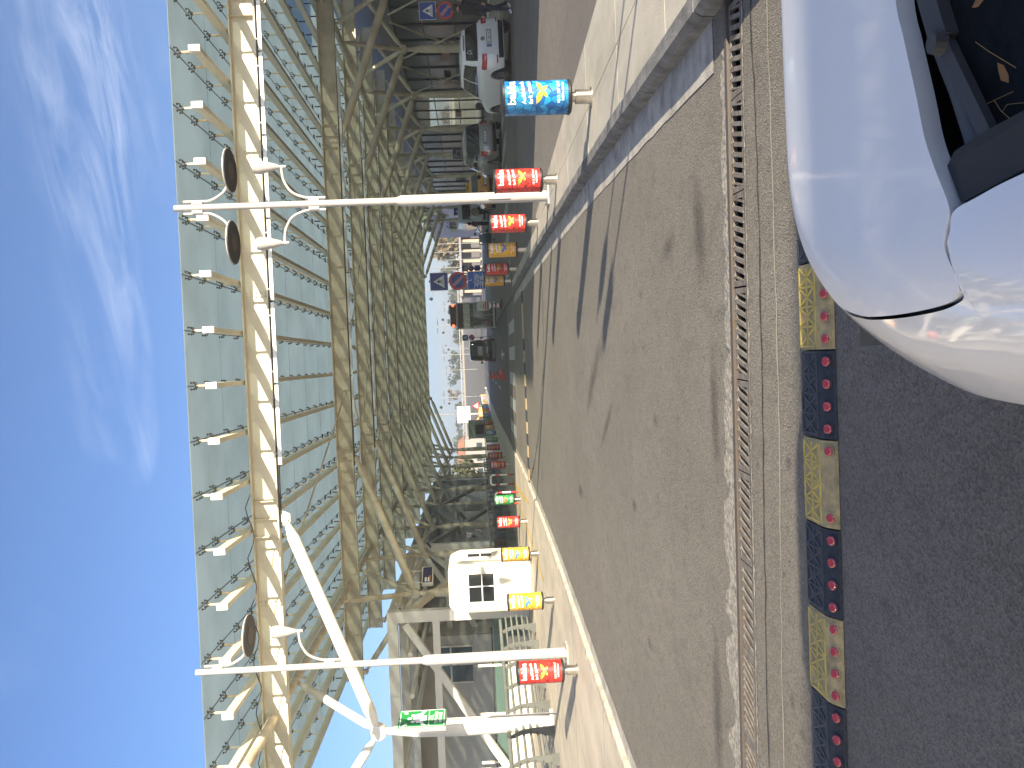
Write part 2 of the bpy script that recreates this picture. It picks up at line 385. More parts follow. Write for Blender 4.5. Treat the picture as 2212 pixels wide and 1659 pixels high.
# kerbs, stone by stone
def kerb(C, y0, y1, L, wd, h, m, side, name, joint=.012):
    n_ = int((y1 - y0) / 2) + 1; Q = [y0 + i * (y1 - y0) / n_ for i in range(n_ + 1)]; acc = y0; k = MB()
    k.add([q for yy in Q for q in ((at_y(C, yy) + side * .03, yy, G(0, yy) + .03), (at_y(C, yy) + side * (wd - .01), yy, G(0, yy) + .03))], [(2 * i, 2 * i + 1, 2 * i + 3, 2 * i + 2) for i in range(n_)])
    k = struct(k.build(name, MORT0, fix=True))
    while acc < y1:
        e = min(acc + L, y1)
        a = Vector((at_y(C, acc + joint / 2), acc + joint / 2, 0)); b = Vector((at_y(C, e - joint / 2), e - joint / 2, 0))
        ga, gb = G(0, a.y), G(0, b.y); hh = h + rnd.uniform(-.008, .008); o = rnd.uniform(-.008, .008); mb = MB(); vs = []
        for p, gz in ((a, ga), (b, gb)):
            for dx, dz in ((0, -.08), (.0, hh * .62), (.035, hh), (wd, hh), (wd, -.08)):
                vs.append((p.x + side * (dx + o), p.y, gz + dz))
        mb.add(vs, [(0, 1, 2, 3, 4), (9, 8, 7, 6, 5)] + [(i, (i + 1) % 5, (i + 1) % 5 + 5, i + 5) for i in range(5)])
        mb.build('kerb_stone', m, k); acc = e
    return k
kerb(KR, 1.0, 79, .95, .16, .135, KERB, 1, 'kerb')
kerb(KL, -8, 100, 1.0, .14, .07, KERB_L, -1, 'kerb')
# concrete gutter strips
def strip(name, C, y0, y1, d0, d1, z, m, step=1.0, wob=0.0):
    mb = MB(); P = []; yy = y0
    while yy <= y1 + 1e-6: P.append(yy); yy += step
    vs = []
    for yy in P:
        x = at_y(C, yy); vs += [(x + d0 + rnd.uniform(-wob, wob), yy, G(0, yy) + z), (x + d1 + rnd.uniform(-wob, wob), yy, G(0, yy) + z)]
    mb.add(vs, [(2 * i, 2 * i + 1, 2 * i + 3, 2 * i + 2) for i in range(len(P) - 1)])
    return struct(mb.build(name, m, fix=True))
strip('gutter', KR, 5.8, 36, -.34, .02, .005, CONC_L, .25, .008)
strip('gutter', KL, 4, 40, -.02, .22, .005, CONC_L, .5, .01)
# left pavement
kl = [(at_y(KL, yy) - .13, yy) for yy in (-10, 0, 8, 12, 16, 20, 24, 30, 36, 44, 52, 64, 76, 90, 100, 130, 150, 163)]
slab('pavement', kl + [(-5.3, 170), (-6.5, 174), (-8.5, 174.5), (-10.5, 171), (-11, 160), (-11.5, 120), (-15, 105), (-42, 100), (-42, -10)], -.15, .06, CONC_W)
tip = MB(); tp = [(-4.95, 163, 0), (-5.2, 170, 0), (-6.4, 174, 0), (-8.5, 174.7, 0), (-10.6, 171.2, 0), (-11.1, 160, 0)]
tip.tube([(p.x, p.y, G(0, p.y) + .08) for p in catmull(tp, 30)], .16, 6); struct(tip.build('kerb', mat('kerb white', (.7, .68, .62), .8)))
# worn joints scored in the left pavement
for i, yy in enumerate(range(8, 60, 4)):
    mb = MB(); mb.box((-9, yy + .3, .062), (8.3, .015, .004)); struct(mb.build('pavement_joint', KERB))
# lower drive on the far side of the terminal lane, markings
PAINT = mat('worn road paint', (.46, .46, .42), .7, var=.35, vs=7, bump=.2)
PAINT_D = mat('faded road paint', (.36, .36, .33), .75, var=.4, vs=8)
YPAINT = mat('yellow road paint', (.62, .43, .06), .7, var=.35, vs=6)
def paint(pts, z=.010, m=PAINT, name='road_marking'):
    mb = MB(); mb.add([(x, yy, G(x, yy) + z) for x, yy in pts], [tuple(range(len(pts)))]); return struct(mb.build(name, m, fix=True))
for x0, x1 in ((1.18, 1.74), (0.0, .6), (-1.14, -.56), (-2.33, -1.76), (-3.5, -2.93)):
    f = lambda x, b: b - .42 * (x - .3)
    paint([(x0, f(x0, 37.3)), (x1, f(x1, 37.3)), (x1, f(x1, 43.2)), (x0, f(x0, 43.2))])
for k in range(7):
    x0 = 3.5 + 1.25 * k
    paint([(x0, 36.2 - .2 * x0 + .7), (x0 + .6, 36.1 - .2 * x0 + .7), (x0 + .6, 42.2 - .2 * x0), (x0, 42.3 - .2 * x0)], .116, PAINT_D)
paint([(2.5, 36.45), (2.5, 36.6), (-4.1, 37.25), (-4.1, 37.1)], .009)
paint([(2.7, 35.95), (2.7, 36.1), (11.5, 33.4), (11.5, 33.2)], .119, PAINT_D)
paint([(.28, 51), (.44, 51), (.44, 54.4), (.75, 54.4), (.36, 57.4), (-.03, 54.4), (.28, 54.4)], .010)
for k in range(10):
    y0 = 62 + 12 * k
    paint([(-2.0, y0), (-1.85, y0), (-1.85, y0 + 5), (-2.0, y0 + 5)], .010)
for k in range(12):
    y0 = 66 + 12 * k
    paint([(4.2 + .06 * k, y0 + 20), (4.35 + .06 * k, y0 + 20), (4.4 + .06 * k, y0 + 26), (4.25 + .06 * k, y0 + 26)], .012)
paint([(12.8, 5), (12.95, 5), (12.95, 78), (12.8, 78)], .117, YPAINT)
for a, b in (((-6.1, 24), (-6.35, 62)), ((-4.95, 30), (-6.3, 46))):
    paint([a, (a[0] + .14, a[1]), (b[0] + .14, b[1]), b], .068, YPAINT)
TAR = mat('tar joint', (.03, .028, .026), .7)
def crack(pts, wd, z=.012, m=TAR, name='road_joint'):
    mb = MB(); C = catmull([(p[0], p[1], 0) for p in pts], 50); vs = []
    for i, p in enumerate(C):
        t = (C[min(i + 1, 50)] - C[max(i - 1, 0)]).normalized(); n = Vector((-t.y, t.x, 0)); q = wd * rnd.uniform(.45, 1.2)
        j = n * rnd.uniform(-wd, wd) * .6
        vs += [p + j + n * q / 2 + Vector((0, 0, z)), p + j - n * q / 2 + Vector((0, 0, z))]
    mb.add(vs, [(2 * i, 2 * i + 1, 2 * i + 3, 2 * i + 2) for i in range(50)])
    return struct(mb.build(name, m))
crack([(2.2, 21), (.07, 21.3), (-.86, 22.7), (-1.75, 23.7), (-3.1, 26.7), (-4.2, 30)], .06)
crack([(2.2, 40.2), (0, 40.3), (-2, 40.6), (-4.2, 41)], .05, .016)
crack([(11.5, 26.8), (9.3, 27.3), (5.1, 28.4), (3.0, 28.7)], .30, .118)
crack([(2.2, 4.72), (0, 4.74), (-2.5, 4.86), (-7, 5.0)], .016, .009, mat('pale crack', (.33, .30, .24), .9))
crack([(2.2, 5.0), (.6, 4.98), (-1, 5.06), (-4, 5.2)], .022, .009)
# broken mortar behind the drain
MORT = mat('broken mortar', (.29, .262, .215), .9, var=.7, vs=22, bump=1., bs=30, col2=(.09, .085, .08))
mb = MB(); vs = []; n = 220
for i in range(n + 1):
    x = 1.9 - i * 10.5 / n; wd = .03 + (.07 + .12 * smooth(.6, -1.5, x)) * (.35 + 1.1 * abs(math.sin(x * 3.1 + 1.3 * math.sin(x * 7)))) + rnd.uniform(-.025, .025)
    vs += [(x, dl(x, .172), .007), (x, dl(x, .175 + max(.03, wd)), .006)]
mb.add(vs, [(2 * i, 2 * i + 1, 2 * i + 3, 2 * i + 2) for i in range(n)]); struct(mb.build('mortar_strip', MORT))
mb = MB(); vs = []
for i in range(n + 1):
    x = 2.1 - i * 10.5 / n; wd = .015 + rnd.uniform(-.02, .02)
    vs += [(x, dl(x, -.172), .009), (x, dl(x, -.175 - max(.012, wd)), .009)]
mb.add(vs, [(2 * i, 2 * i + 1, 2 * i + 3, 2 * i + 2) for i in range(n)]); struct(mb.build('mortar_strip', MORT))

# ------------------------------------------------------------------ drain with grates
drain = thing('drain_channel', 'rusty steel drain channel with slotted grates laid across the road', 'drain', (-.12, 5.425, 0), math.atan(DA))
CAST = mat('cast iron grate', (.19, .178, .16), .6, .3, var=.45, vs=14, col2=(.12, .08, .05), bump=.4, bs=90)
IRON = mat('rusty edge', (.085, .078, .074), .6, .4, var=.4, vs=8, col2=(.11, .08, .055))
MB().box((-3.3, 0, -.2), (11.5, .34, .02)).box((-3.3, .16, -.1), (11.5, .02, .19)).box((-3.3, -.16, -.1), (11.5, .02, .19)).build('channel_bed', mat('drain dirt', (.03, .026, .02), .95), drain)
MB().box((-3.3, .135, -.005), (11.5, .05, .045)).build('edge_rail', IRON, drain)
MB().box((-3.3, -.158, -.012), (11.5, .014, .04)).build('edge_rail', IRON, drain)
def grate(nslot, sw, skew):
    mb = MB(); L = .565; y0, y1 = -.148, .10
    mb.box((0, y0 + .017, -.012), (L, .034, .03)).box((0, y1 - .013, -.012), (L, .026, .03))
    a, b = y0 + .034, y1 - .026; span = L - .07; pitch = span / nslot
    for e in (-1, 1): mb.box((e * (L / 2 - .0175), (a + b) / 2, -.012), (.035, b - a, .03))
    for i in range(nslot + 1):
        x = -span / 2 + i * pitch; hw = (pitch - sw) / 2
        x0, x1 = max(-span / 2, x - hw), min(span / 2, x + hw)
        poly = [(x0 - skew, a), (x1 - skew, a), (x1 + skew, b), (x0 + skew, b)]
        poly = [(max(-L / 2 + .02, min(L / 2 - .02, p)), q) for p, q in poly]
        mb.prism(poly, (0, 0, -.028), (0, 0, .004), (1, 0, 0), (0, 1, 0))
    for i in range(nslot):           # raised grip studs
        for q in (y0 + .017, y1 - .013): mb.box((-span / 2 + (i + .5) * pitch, q, .005), (.012, .012, .004))
    return mb
GA = grate(8, .034, .02).mesh('grate', CAST); GB = grate(10, .030, .024).mesh('grate', CAST)
for k in range(18):
    x = 1.95 - .575 * k
    o = link('grate', GA if x > -2.0 else GB, drain, (x, rnd.uniform(-.003, .003), rnd.uniform(-.003, .003)))
# ------------------------------------------------------------------ speed bumps
YEL = mat('yellow rubber', (.40, .31, .15), .7, var=.5, vs=12, col2=(.22, .185, .12), bump=.4, bs=70)
YRIB = mat('yellow rubber rib', (.60, .45, .10), .6, var=.35, vs=9, col2=(.36, .29, .13))
BRIB = mat('black rubber rib', (.05, .055, .07), .6)
BLK = mat('black rubber', (.03, .034, .045), .6, var=.3, vs=20, bump=.5, bs=70)
REFL = mat('red reflector', (.46, .05, .065), .2, coat=.5)
def bump_seg(wd, ribs=False):
    """moulded rubber segment: rounded back with raised ribs and a row of sockets on the near slope"""
    mb = MB(); prof = [(-.17, 0), (-.168, .010), (-.115, .040), (-.08, .048), (.125, .048), (.155, .03), (.17, .008), (.171, 0)]
    if not ribs: return mb.prism(prof, (wd - .008, 0, 0), (-wd / 2 + .004, 0, 0), (0, 1, 0), (0, 0, 1))
    def rib(p, q):
        z = lambda yy: .0495
        mb.bar((p[0], p[1], .0495), (q[0], q[1], .0495), .010, .007)
    h = wd / 2 - .02
    for i in range(4):
        a = -h + i * (2 * h) / 4; b = a + (2 * h) / 4
        rib((a, -.07), (b, .12)); rib((a, .12), (b, -.07)); rib((a, -.07), (a, .12))
    rib((-h, -.07), (h, -.07)); rib((-h, .12), (h, .12)); rib((-h, .025), (h, .025))
    return mb
SW = .415
bump = thing('speed_bump', 'yellow and black rubber speed bump with red reflectors beside the white car', 'speed bump', (0, 4.145, .003), R(-.3))
ribY, ribB = bump_seg(SW, True).mesh('rib_pattern', YRIB), bump_seg(SW, True).mesh('rib_pattern', BRIB)
segY, segB = bump_seg(SW).mesh('bump_segment', YEL), bump_seg(SW).mesh('bump_segment', BLK)
refm = MB().rod((0, 0, 0), (0, -.5, .866), [(0, .022), (.009, .022), (.014, .016)], 14).mesh('reflector', REFL, 40)
socks = [MB().rod((0, 0, 0), (0, -.5, .866), [(0, .030), (.006, .030)], 14).mesh('socket', q, 40) for q in (YEL, BLK)]
for k in range(-4, 12):
    x = .195 - SW * k; yel = k % 2 == 0
    s = link('bump_segment', segY if yel else segB, bump, (x, 0, 0)); link('rib_pattern', ribY if yel else ribB, s)
    for i in range(4):
        if k == 2 and i in (1, 2): continue
        xx = -SW / 2 + (i + .5) * SW / 4
        link('socket', socks[0 if yel else 1], s, (xx, -.137, .0265)); link('reflector', refm, s, (xx, -.137, .029))
b2 = thing('speed_bump', 'low black and tan rubber speed bump across the road before the zebra crossing', 'speed bump', (-1.4, 29.9, .003), R(-1.2))
TAN = mat('tan rubber', (.42, .31, .17), .7, var=.4, vs=10)
seg2 = [MB().prism([(-.28, 0), (-.2, .035), (.2, .035), (.28, 0)], (.39, 0, 0), (-.195, 0, 0), (0, 1, 0), (0, 0, 1)).mesh('bump_segment', q) for q in (TAN, BLK)]
for k in range(18):
    link('bump_segment', seg2[0 if k % 2 or k % 7 == 2 and k < 9 else 1], b2, (3.5 - .4 * k, 0, 0))
# oil stains soaked into the asphalt
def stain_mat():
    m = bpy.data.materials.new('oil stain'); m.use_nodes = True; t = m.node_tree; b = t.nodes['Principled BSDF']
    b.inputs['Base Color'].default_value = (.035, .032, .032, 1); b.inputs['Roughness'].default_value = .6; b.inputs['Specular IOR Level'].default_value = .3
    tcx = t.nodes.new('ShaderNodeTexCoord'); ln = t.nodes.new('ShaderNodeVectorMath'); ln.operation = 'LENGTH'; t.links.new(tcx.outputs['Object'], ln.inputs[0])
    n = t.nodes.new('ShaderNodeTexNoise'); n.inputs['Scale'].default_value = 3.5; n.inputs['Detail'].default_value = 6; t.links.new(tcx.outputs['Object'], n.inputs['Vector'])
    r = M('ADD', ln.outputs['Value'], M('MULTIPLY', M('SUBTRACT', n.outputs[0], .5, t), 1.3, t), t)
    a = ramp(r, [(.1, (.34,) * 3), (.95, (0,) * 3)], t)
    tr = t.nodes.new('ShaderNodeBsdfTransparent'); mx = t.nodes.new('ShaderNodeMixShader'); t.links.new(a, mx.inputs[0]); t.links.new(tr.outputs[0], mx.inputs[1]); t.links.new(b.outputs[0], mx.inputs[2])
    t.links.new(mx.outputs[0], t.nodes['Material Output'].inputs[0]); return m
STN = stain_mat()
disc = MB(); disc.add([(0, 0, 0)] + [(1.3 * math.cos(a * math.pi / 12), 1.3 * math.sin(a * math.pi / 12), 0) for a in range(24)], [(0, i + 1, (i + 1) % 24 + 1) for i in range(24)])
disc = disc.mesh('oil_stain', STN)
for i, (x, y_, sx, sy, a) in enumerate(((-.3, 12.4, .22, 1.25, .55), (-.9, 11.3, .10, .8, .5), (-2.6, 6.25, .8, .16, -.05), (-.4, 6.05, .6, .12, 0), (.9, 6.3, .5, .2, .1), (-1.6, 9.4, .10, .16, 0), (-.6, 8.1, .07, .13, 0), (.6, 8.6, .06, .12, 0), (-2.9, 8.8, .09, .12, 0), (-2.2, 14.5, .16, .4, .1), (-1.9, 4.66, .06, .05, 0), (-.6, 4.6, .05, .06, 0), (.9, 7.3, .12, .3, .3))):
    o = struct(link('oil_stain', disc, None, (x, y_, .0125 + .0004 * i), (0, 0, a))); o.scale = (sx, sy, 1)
# ================================================================== the glass canopy
can = thing('glass_canopy', 'large cream steel canopy with rows of beams and frosted glass panels over the road', 'canopy', (0, 22.5, .06))
BY = [22.5, 36.0, 43.2, 50.5, 57.8, 65.1, 72.4, 79.7, 87.2, 94.7]
CX0, CX1, PX = -12.8, 19.0, 1.245
BZ0, BZ1 = 6.76, 7.42
LX, RX, NZ = -9.35, 15.15, 4.52
O = Vector((0, 22.5, .06))
def L(p): return Vector(p) - O
def ibeam(x0, x1, z0, z1, fl=.30, tf=.035, tw=.022):
    mb = MB(); c = (x0 + x1) / 2; ln = x1 - x0
    mb.box((c, 0, z1 - tf / 2), (ln, fl, tf)).box((c, 0, z0 + tf / 2), (ln, fl, tf)).box((c, 0, (z0 + z1) / 2), (ln, tw, z1 - z0 - 2 * tf))
    return mb
BOLT = MB()
for i in range(5):
    for j in (0, 1): BOLT.cyl((-.05 + .1 * j, 0, -.24 + .12 * i), (-.05 + .1 * j, -.03, -.24 + .12 * i), .022, n=6)
boltm = BOLT.mesh('bolt_row', CREAM_D)
stiffm = MB().box((0, 0, 0), (.02, .27, BZ1 - BZ0 - .08)).mesh('stiffener', CREAM_D)
SXs = (LX + 5.6, RX - 5.9)
for bi, by in enumerate(BY):
    m = CREAM if bi == 0 else CREAM_D  # first beam keeps the sunlit cream, later ones its shade tone
    b = ibeam(CX0 if bi else -16, CX1, BZ0, BZ1).build('main_beam', m, can); b.location = (0, by - 22.5, -.06)
    for sx in SXs:
        for e in (-.45, 0, .45): link('stiffener', stiffm, b, (sx + e, 0, (BZ0 + BZ1) / 2))
    for sx in (-5.9, 1.9, 5.4, 12.5):
        link('bolt_row', boltm, b, (sx, -.012, (BZ0 + BZ1) / 2))
# strip lights clipped under the first beams
LEDM = mat('white batten', (.8, .79, .76), .4)
for bi in (0, 1, 2):
    x = -2.4
    while x < (8.4 if bi == 0 else 12):
        b = MB().box((x + 1.02, BY[bi] - 22.5 - .13, BZ0 - .06 - .105), (2.0, .07, .09)).build('batten_light', LEDM, can)
        MB().box((x + .3, BY[bi] - 22.5 - .13, BZ0 - .06 - .03), (.04, .04, .06)).box((x + 1.7, BY[bi] - 22.5 - .13, BZ0 - .06 - .03), (.04, .04, .06)).build('clip', GREYST, b)
        x += 2.06
    MB().box((3, BY[bi] - 22.5 - .02, BZ0 - .06 - .035), (14, .1, .03)).build('cable_tray', DARKST, can)
# purlins along the road
YE0, YE1 = 19.9, 99.0
PZ0, PZ1, GZ = 7.46, 7.66, 8.08
purl = MB().box((0, (20.05 + YE1) / 2, (PZ0 + PZ1) / 2), (.11, YE1 - 20.05, PZ1 - PZ0)).mesh('purlin', CREAM)
cap = MB().cbox((0, 20.03, (PZ0 + PZ1) / 2 + .01), (.15, .10, .26), .012).mesh('purlin_cap', WHITE_ST)
PXs = [.95 + PX * k for k in range(-11, 15)]
for x in PXs:
    p = link('purlin', purl, can, (x, -22.5, -.06)); link('purlin_cap', cap, p)
# spider fittings that hold the glass
def spider(rust):
    mb = MB(); mb.cyl((0, 0, PZ1 - GZ), (0, 0, -.14), .032, .026, 8)
    return mb
def spider_head():
    mb = MB(); mb.cyl((0, 0, -.15), (0, 0, -.10), .04, .04, 8)
    for sx in (-1, 1):
        for sy in (-1, 1):
            mb.bar((0, 0, -.12), (sx * .075, sy * .10, -.075), .015, .02); mb.cyl((sx * .075, sy * .10, -.085), (sx * .075, sy * .10, -.03), .011, .010, 6); mb.cyl((sx * .075, sy * .10, -.035), (sx * .075, sy * .10, -.012), .026, .026, 8)
    return mb
postm = [spider(0).mesh('standoff', RUST), spider(0).mesh('standoff', CREAM)]
SPID = mat('bronze clamp', (.10, .085, .06), .5, .4)
headm = spider_head().mesh('spider_clamp', SPID)
PL = 2.72
rows = []; yy = YE0
while yy < YE1: rows.append(yy); yy += PL
pts = []
for r_ in range(len(rows)):
    for f in (0.012, .5):
        for x in PXs:
            pts.append((x, rows[r_] + f * PL + (.32 if f < .1 and r_ == 0 else 0)))
pts.sort(key=lambda p: (p[1] - 3) ** 2 + 1.2 * (p[0] - 1) ** 2)
rest = MB()
for i, (x, yy) in enumerate(pts):
    if yy > 66: continue
    if i < 298:
        p = link('standoff', postm[0 if rnd.random() < .45 else 1], can, (x, yy - 22.5, GZ - .06)); link('spider_clamp', headm, p)
    else:
        rest.cyl((x, yy - 22.5, PZ1 - .06), (x, yy - 22.5, GZ - .2), .03, .03, 5)
        for sx in (-1, 1): rest.bar((x + sx * .075, yy - 22.5 - .10, GZ - .12), (x - sx * .075, yy - 22.5 + .10, GZ - .12), .03, .04)
stuff(rest.build('standoff', SPID, can, fix=False))
# glass panels
gp = MB().box((0, 0, 0), (PX - .016, PL - .016, .018)).mesh('glass_panel', CANGLASS)
cells = [((PXs[i] + PXs[i + 1]) / 2, r_ + PL / 2) for r_ in rows for i in range(len(PXs) - 1)]
cells += [(PXs[0] - PX / 2, r_ + PL / 2) for r_ in rows]
cells.sort(key=lambda c: c[1] ** 2 + .8 * c[0] ** 2)
rest = MB()
for i, (x, yy) in enumerate(cells):
    if i < 300: link('glass_panel', gp, can, (x, yy - 22.5, GZ - .06 + rnd.uniform(-.003, .003)))
    else: rest.box((x, yy - 22.5, GZ - .06), (PX - .016, PL - .016, .018))
stuff(rest.build('glass_panel', CANGLASS, can, fix=False))
seal = MB()
for x in PXs: seal.box((x, (YE0 + YE1) / 2 - 22.5, GZ - .06 - .012), (.022, YE1 - YE0, .012))
stuff(seal.build('sealant', mat('joint sealant', (.10, .10, .07), .7), can, fix=False))
# tree-like supports
def strut(name, p0, p1, r, parent, m, pin=True):
    d = (Vector(p1) - Vector(p0)).length; e = min(.22, .55 / d)
    mb = MB().rod(L(p0), L(p1), [(0, r * .45), (e * .35, r * .5), (e, r), (1 - e, r), (1 - e * .35, r * .5), (1, r * .45)], 14)
    o = mb.build(name, m, parent, 30)
    if pin:
        k = MB()
        for p in (p0, p1):
            q = L(p); k.cyl(q + Vector((0, -.07, 0)), q + Vector((0, .07, 0)), .11, .11, 14)
        k.build('pin_joint', m, o, 40)
    return o
for bi, by in enumerate(BY):
    for side, cx in ((-1, LX), (1, RX)):
        lit = WHITE_ST if (bi == 0 and side < 0) else CREAM_D  # sunlit first support is whiter, those in canopy shade get the shade tone
        node = (cx, by, NZ)
        k = MB().rod(L((cx, by - .16, NZ)), L((cx, by + .16, NZ)), [(0, .17), (.1, .2), (.9, .2), (1, .17)], 16).build('node', lit, can, 40)
        base = -.06 if side < 0 else .14
        zb = .1 if side < 0 else .22
        MB().rod(L((cx, by, zb)), L((cx, by, NZ - .05)), [(0, .15), (.2, .2), (.5, .215), (.8, .18), (.93, .10), (1, .09)], 16).build('column', lit, can, 30)
        MB().cyl(L((cx, by, zb - .05)), L((cx, by, zb + .03)), .32, .32, 16).build('base_plate', lit, can)
        inn = SXs[0] if side < 0 else SXs[1]
        strut('strut', node, (inn, by, BZ0 - .12), .155, can, lit)
        MB().prism([(-.22, 0), (.22, 0), (.1, -.26), (-.1, -.26)], (0, .03, 0), L((inn, by - .015, BZ0)), (1, 0, 0), (0, 0, 1)).build('gusset', lit, can)
        strut('strut', node, (cx - side * -3.1, by, BZ0 - .1), .115, can, lit)
        for dy in (-2.6, 2.6):
            if by + dy < 20.5: continue
            strut('strut', node, (cx + side * -.5, by + dy, PZ0 - .35), .11, can, lit)
for cx, side in ((LX, -1), (RX, 1)):
    x = cx + side * -.5
    MB().cyl(L((x, 19.7, PZ0 - .3)), L((x, YE1 - 1, PZ0 - .3)), .125, .125, 12).build('edge_tube', CREAM_D, can, 40)
# tie rods in the roof plane
tr = MB()
for a, b in zip(BY[1:], BY[2:]):
    for x0, x1 in ((-6, 0), (0, 6), (6, 12)):
        tr.cyl(L((x0, a, BZ0 + .12)), L((x1, b, BZ0 + .12)), .028, .028, 6); tr.cyl(L((x1, a, BZ0 + .12)), L((x0, b, BZ0 + .12)), .028, .028, 6)
tr.cyl(L((-6, BY[0], BZ0 + .2)), L((-1, BY[1], BZ0 + .2)), .03, .03, 6)
tr.build('tie_rod', CREAM_D, can)
# a lighting cable looping along the edge glass
cb = []
for i in range(60):
    t = i / 59 * 9; cb.append(L((-12 + t * 1.0, 21.6 + .15 * math.sin(t * 5), 7.36 - .14 * abs(math.sin(t * math.pi / PX * 1.0)))))
MB().tube(cb, .012, 5).build('cable', BLACKP, can)

# ================================================================== lamp posts
def lamp_post(loc, label, arms, hgt):
    t = thing('lamp_post', label, 'lamp post', loc, group='lamp posts beside the road')
    MB().rod((0, 0, 0), (0, 0, 2.9), [(0, .105), (.97, .105), (1, .075)], 20).build('lower_pole', LAMPGREY, t, 40)
    MB().cyl((0, 0, 2.85), (0, 0, hgt), .068, .06, 18).build('upper_pole', LAMPGREY, t, 40)
    bp = MB().cbox((0, 0, .015), (.36, .36, .03), .006)
    bp.build('base_plate', LAMPGREY, t)
    bl = MB()
    for sx in (-1, 1):
        for sy in (-1, 1): bl.cyl((sx * .14, sy * .14, .03), (sx * .14, sy * .14, .07), .016, .016, 6)
    bl.build('anchor_bolt', STEEL, t)
    MB().cbox((0, -.1, .95), (.09, .03, .42), .01).build('service_door', LAMPGREY, t)
    MB().lathe([(.062, 0), (.062, .02), (.02, .03)], (0, 0, hgt), 14).build('top_cap', LAMPGREY, t)
    for s in arms:
        # upper arm with the flat reflector disc
        z = hgt - .55
        c = [(s * .115, 0, z + .4), (s * .115, 0, z + .05), (s * .13, 0, z - .12), (s * .26, 0, z - .34), (s * .42, 0, z - .44), (s * .60, 0, z - .455)]
        MB().tube(catmull(c, 18), .027, 10).build('upper_arm', LAMPGREY, t, 50)
        MB().cbox((s * .085, 0, z + .14), (.06, .09, .2), .008).build('clamp', LAMPGREY, t)
        tilt = R(14) * s
        d = MB().lathe([(.0, -.02), (.40, -.014), (.42, -.005), (.42, .012), (.38, .03), (.02, .05)], (0, 0, 0), 36).build('reflector_disc', LAMPGREY, t, 30)
        d.location = (s * .68, 0, z - .49); d.rotation_euler = (R(-2), 0, 0)
        u = MB().lathe([(.001, -.03), (.405, -.024), (.405, -.016), (.001, -.016)], (0, 0, 0), 36).build('disc_underside', mat('disc underside', (.055, .05, .045), .6), d, 30)
        MB().lathe([(.001, -.037), (.17, -.036), (.17, -.03), (.001, -.03)], (0, 0, 0), 24).build('disc_centre', mat('disc centre', (.12, .10, .08), .6), d, 30)
        # lower arm with the upward bell
        z2 = hgt - 2.42
        c = [(s * .115, 0, z2 - .40), (s * .115, 0, z2 - .2), (s * .13, 0, z2), (s * .24, 0, z2 + .24), (s * .45, 0, z2 + .37), (s * .62, 0, z2 + .40), (s * .72, 0, z2 + .40)]
        MB().tube(catmull(c, 20), .027, 10).build('lower_arm', LAMPGREY, t, 50)
        MB().cbox((s * .085, 0, z2 - .18), (.06, .09, .2), .008).build('clamp', LAMPGREY, t)
        MB().lathe([(.03, -.10), (.03, .03), (.05, .05), (.09, .2), (.125, .36), (.13, .41), (.115, .5), (.01, .51)], (s * .72, 0, z2 + .42), 20).build('bell_housing', LAMPGREY, t, 40)
    return t
lamp_post((3.12, 17.05, .122), 'grey lamp post with two arms on each side standing on the concrete island', (-1, 1), 7.07)
lamp_post((-5.89, 17.5, .06), 'grey lamp post with arms on one side beside the railing and a red bollard', (1,), 7.32)
# ================================================================== left side: railing, walkway frame, kiosk, annex
A = Vector((-9.62, 20.4, .06)); B_ = Vector((-8.72, 29.6, .06)); rd = (B_ - A).normalized()
RAILM = mat('grey green rail paint', (.135, .14, .125), .5, var=.2, vs=4)
rail = thing('railing', 'grey tubular railing with crescent shaped fins along the pavement', 'railing', A, math.atan2(rd.y, rd.x))
Lr = (B_ - A).length; RX0 = -5.0
fin_poly = [(-.02, 1.12), (.05, 1.14), (.03, 1.0), (-.05, .82), (-.075, .6), (-.05, .36), (.02, .12), (.06, 0), (-.26, 0), (-.24, .12), (-.22, .36), (-.2, .62), (-.155, .86), (-.09, 1.02)]
finm = MB().prism([(x, z) for x, z in fin_poly], (.03, 0, 0), (-.015, 0, 0), (0, 1, 0), (0, 0, 1)).mesh('fin', RAILM)
x = RX0
k = 0
while x < Lr - .1:
    link('fin', finm, rail, (x, 0, 0)); x += 1.32
MB().cyl((RX0, .02, 1.14), (Lr, .02, 1.14), .055, .055, 12).build('top_rail', RAILM, rail, 40)
for zz, yy in ((.96, -.06), (.78, -.10), (.6, -.115), (.42, -.10), (.24, -.04)):
    MB().cyl((RX0, yy, zz), (Lr, yy, zz), .034, .034, 10).build('rail_tube', RAILM, rail, 40)
# second length of railing past the kiosk
rail2 = thing('railing', 'short grey tubular railing with fins behind the cream kiosk', 'railing', (-8.5, 32.4, .06), R(88))
for q in range(4): link('fin', finm, rail2, (.3 + 1.25 * q, 0, 0))
MB().cyl((0, .02, 1.14), (4.3, .02, 1.14), .055, .055, 12).build('top_rail', RAILM, rail2, 40)
for zz, yy in ((.96, -.06), (.78, -.10), (.6, -.115), (.42, -.10), (.24, -.04)):
    MB().cyl((0, yy, zz), (4.3, yy, zz), .034, .034, 8).build('rail_tube', RAILM, rail2, 40)
# dark glass balustrade
bal = thing('glass_balustrade', 'dark glass balustrade with a steel handrail between the walkway and the pavement', 'balustrade', (-8.35, 37, .06), R(90.2))
pan = MB().box((.96, 0, .6), (1.9, .02, 1.0)).mesh('glass_pane', BALGLASS)
pst = MB().box((0, 0, .62), (.05, .06, 1.24)).mesh('post', mat('green grey steel', (.07, .10, .095), .5))
for q in range(21):
    link('glass_pane', pan, bal, (q * 1.96, 0, 0)); link('post', pst, bal, (q * 1.96, 0, 0))
MB().cyl((0, 0, 1.27), (41, 0, 1.27), .05, .05, 10).build('handrail', GREYST, bal, 40)

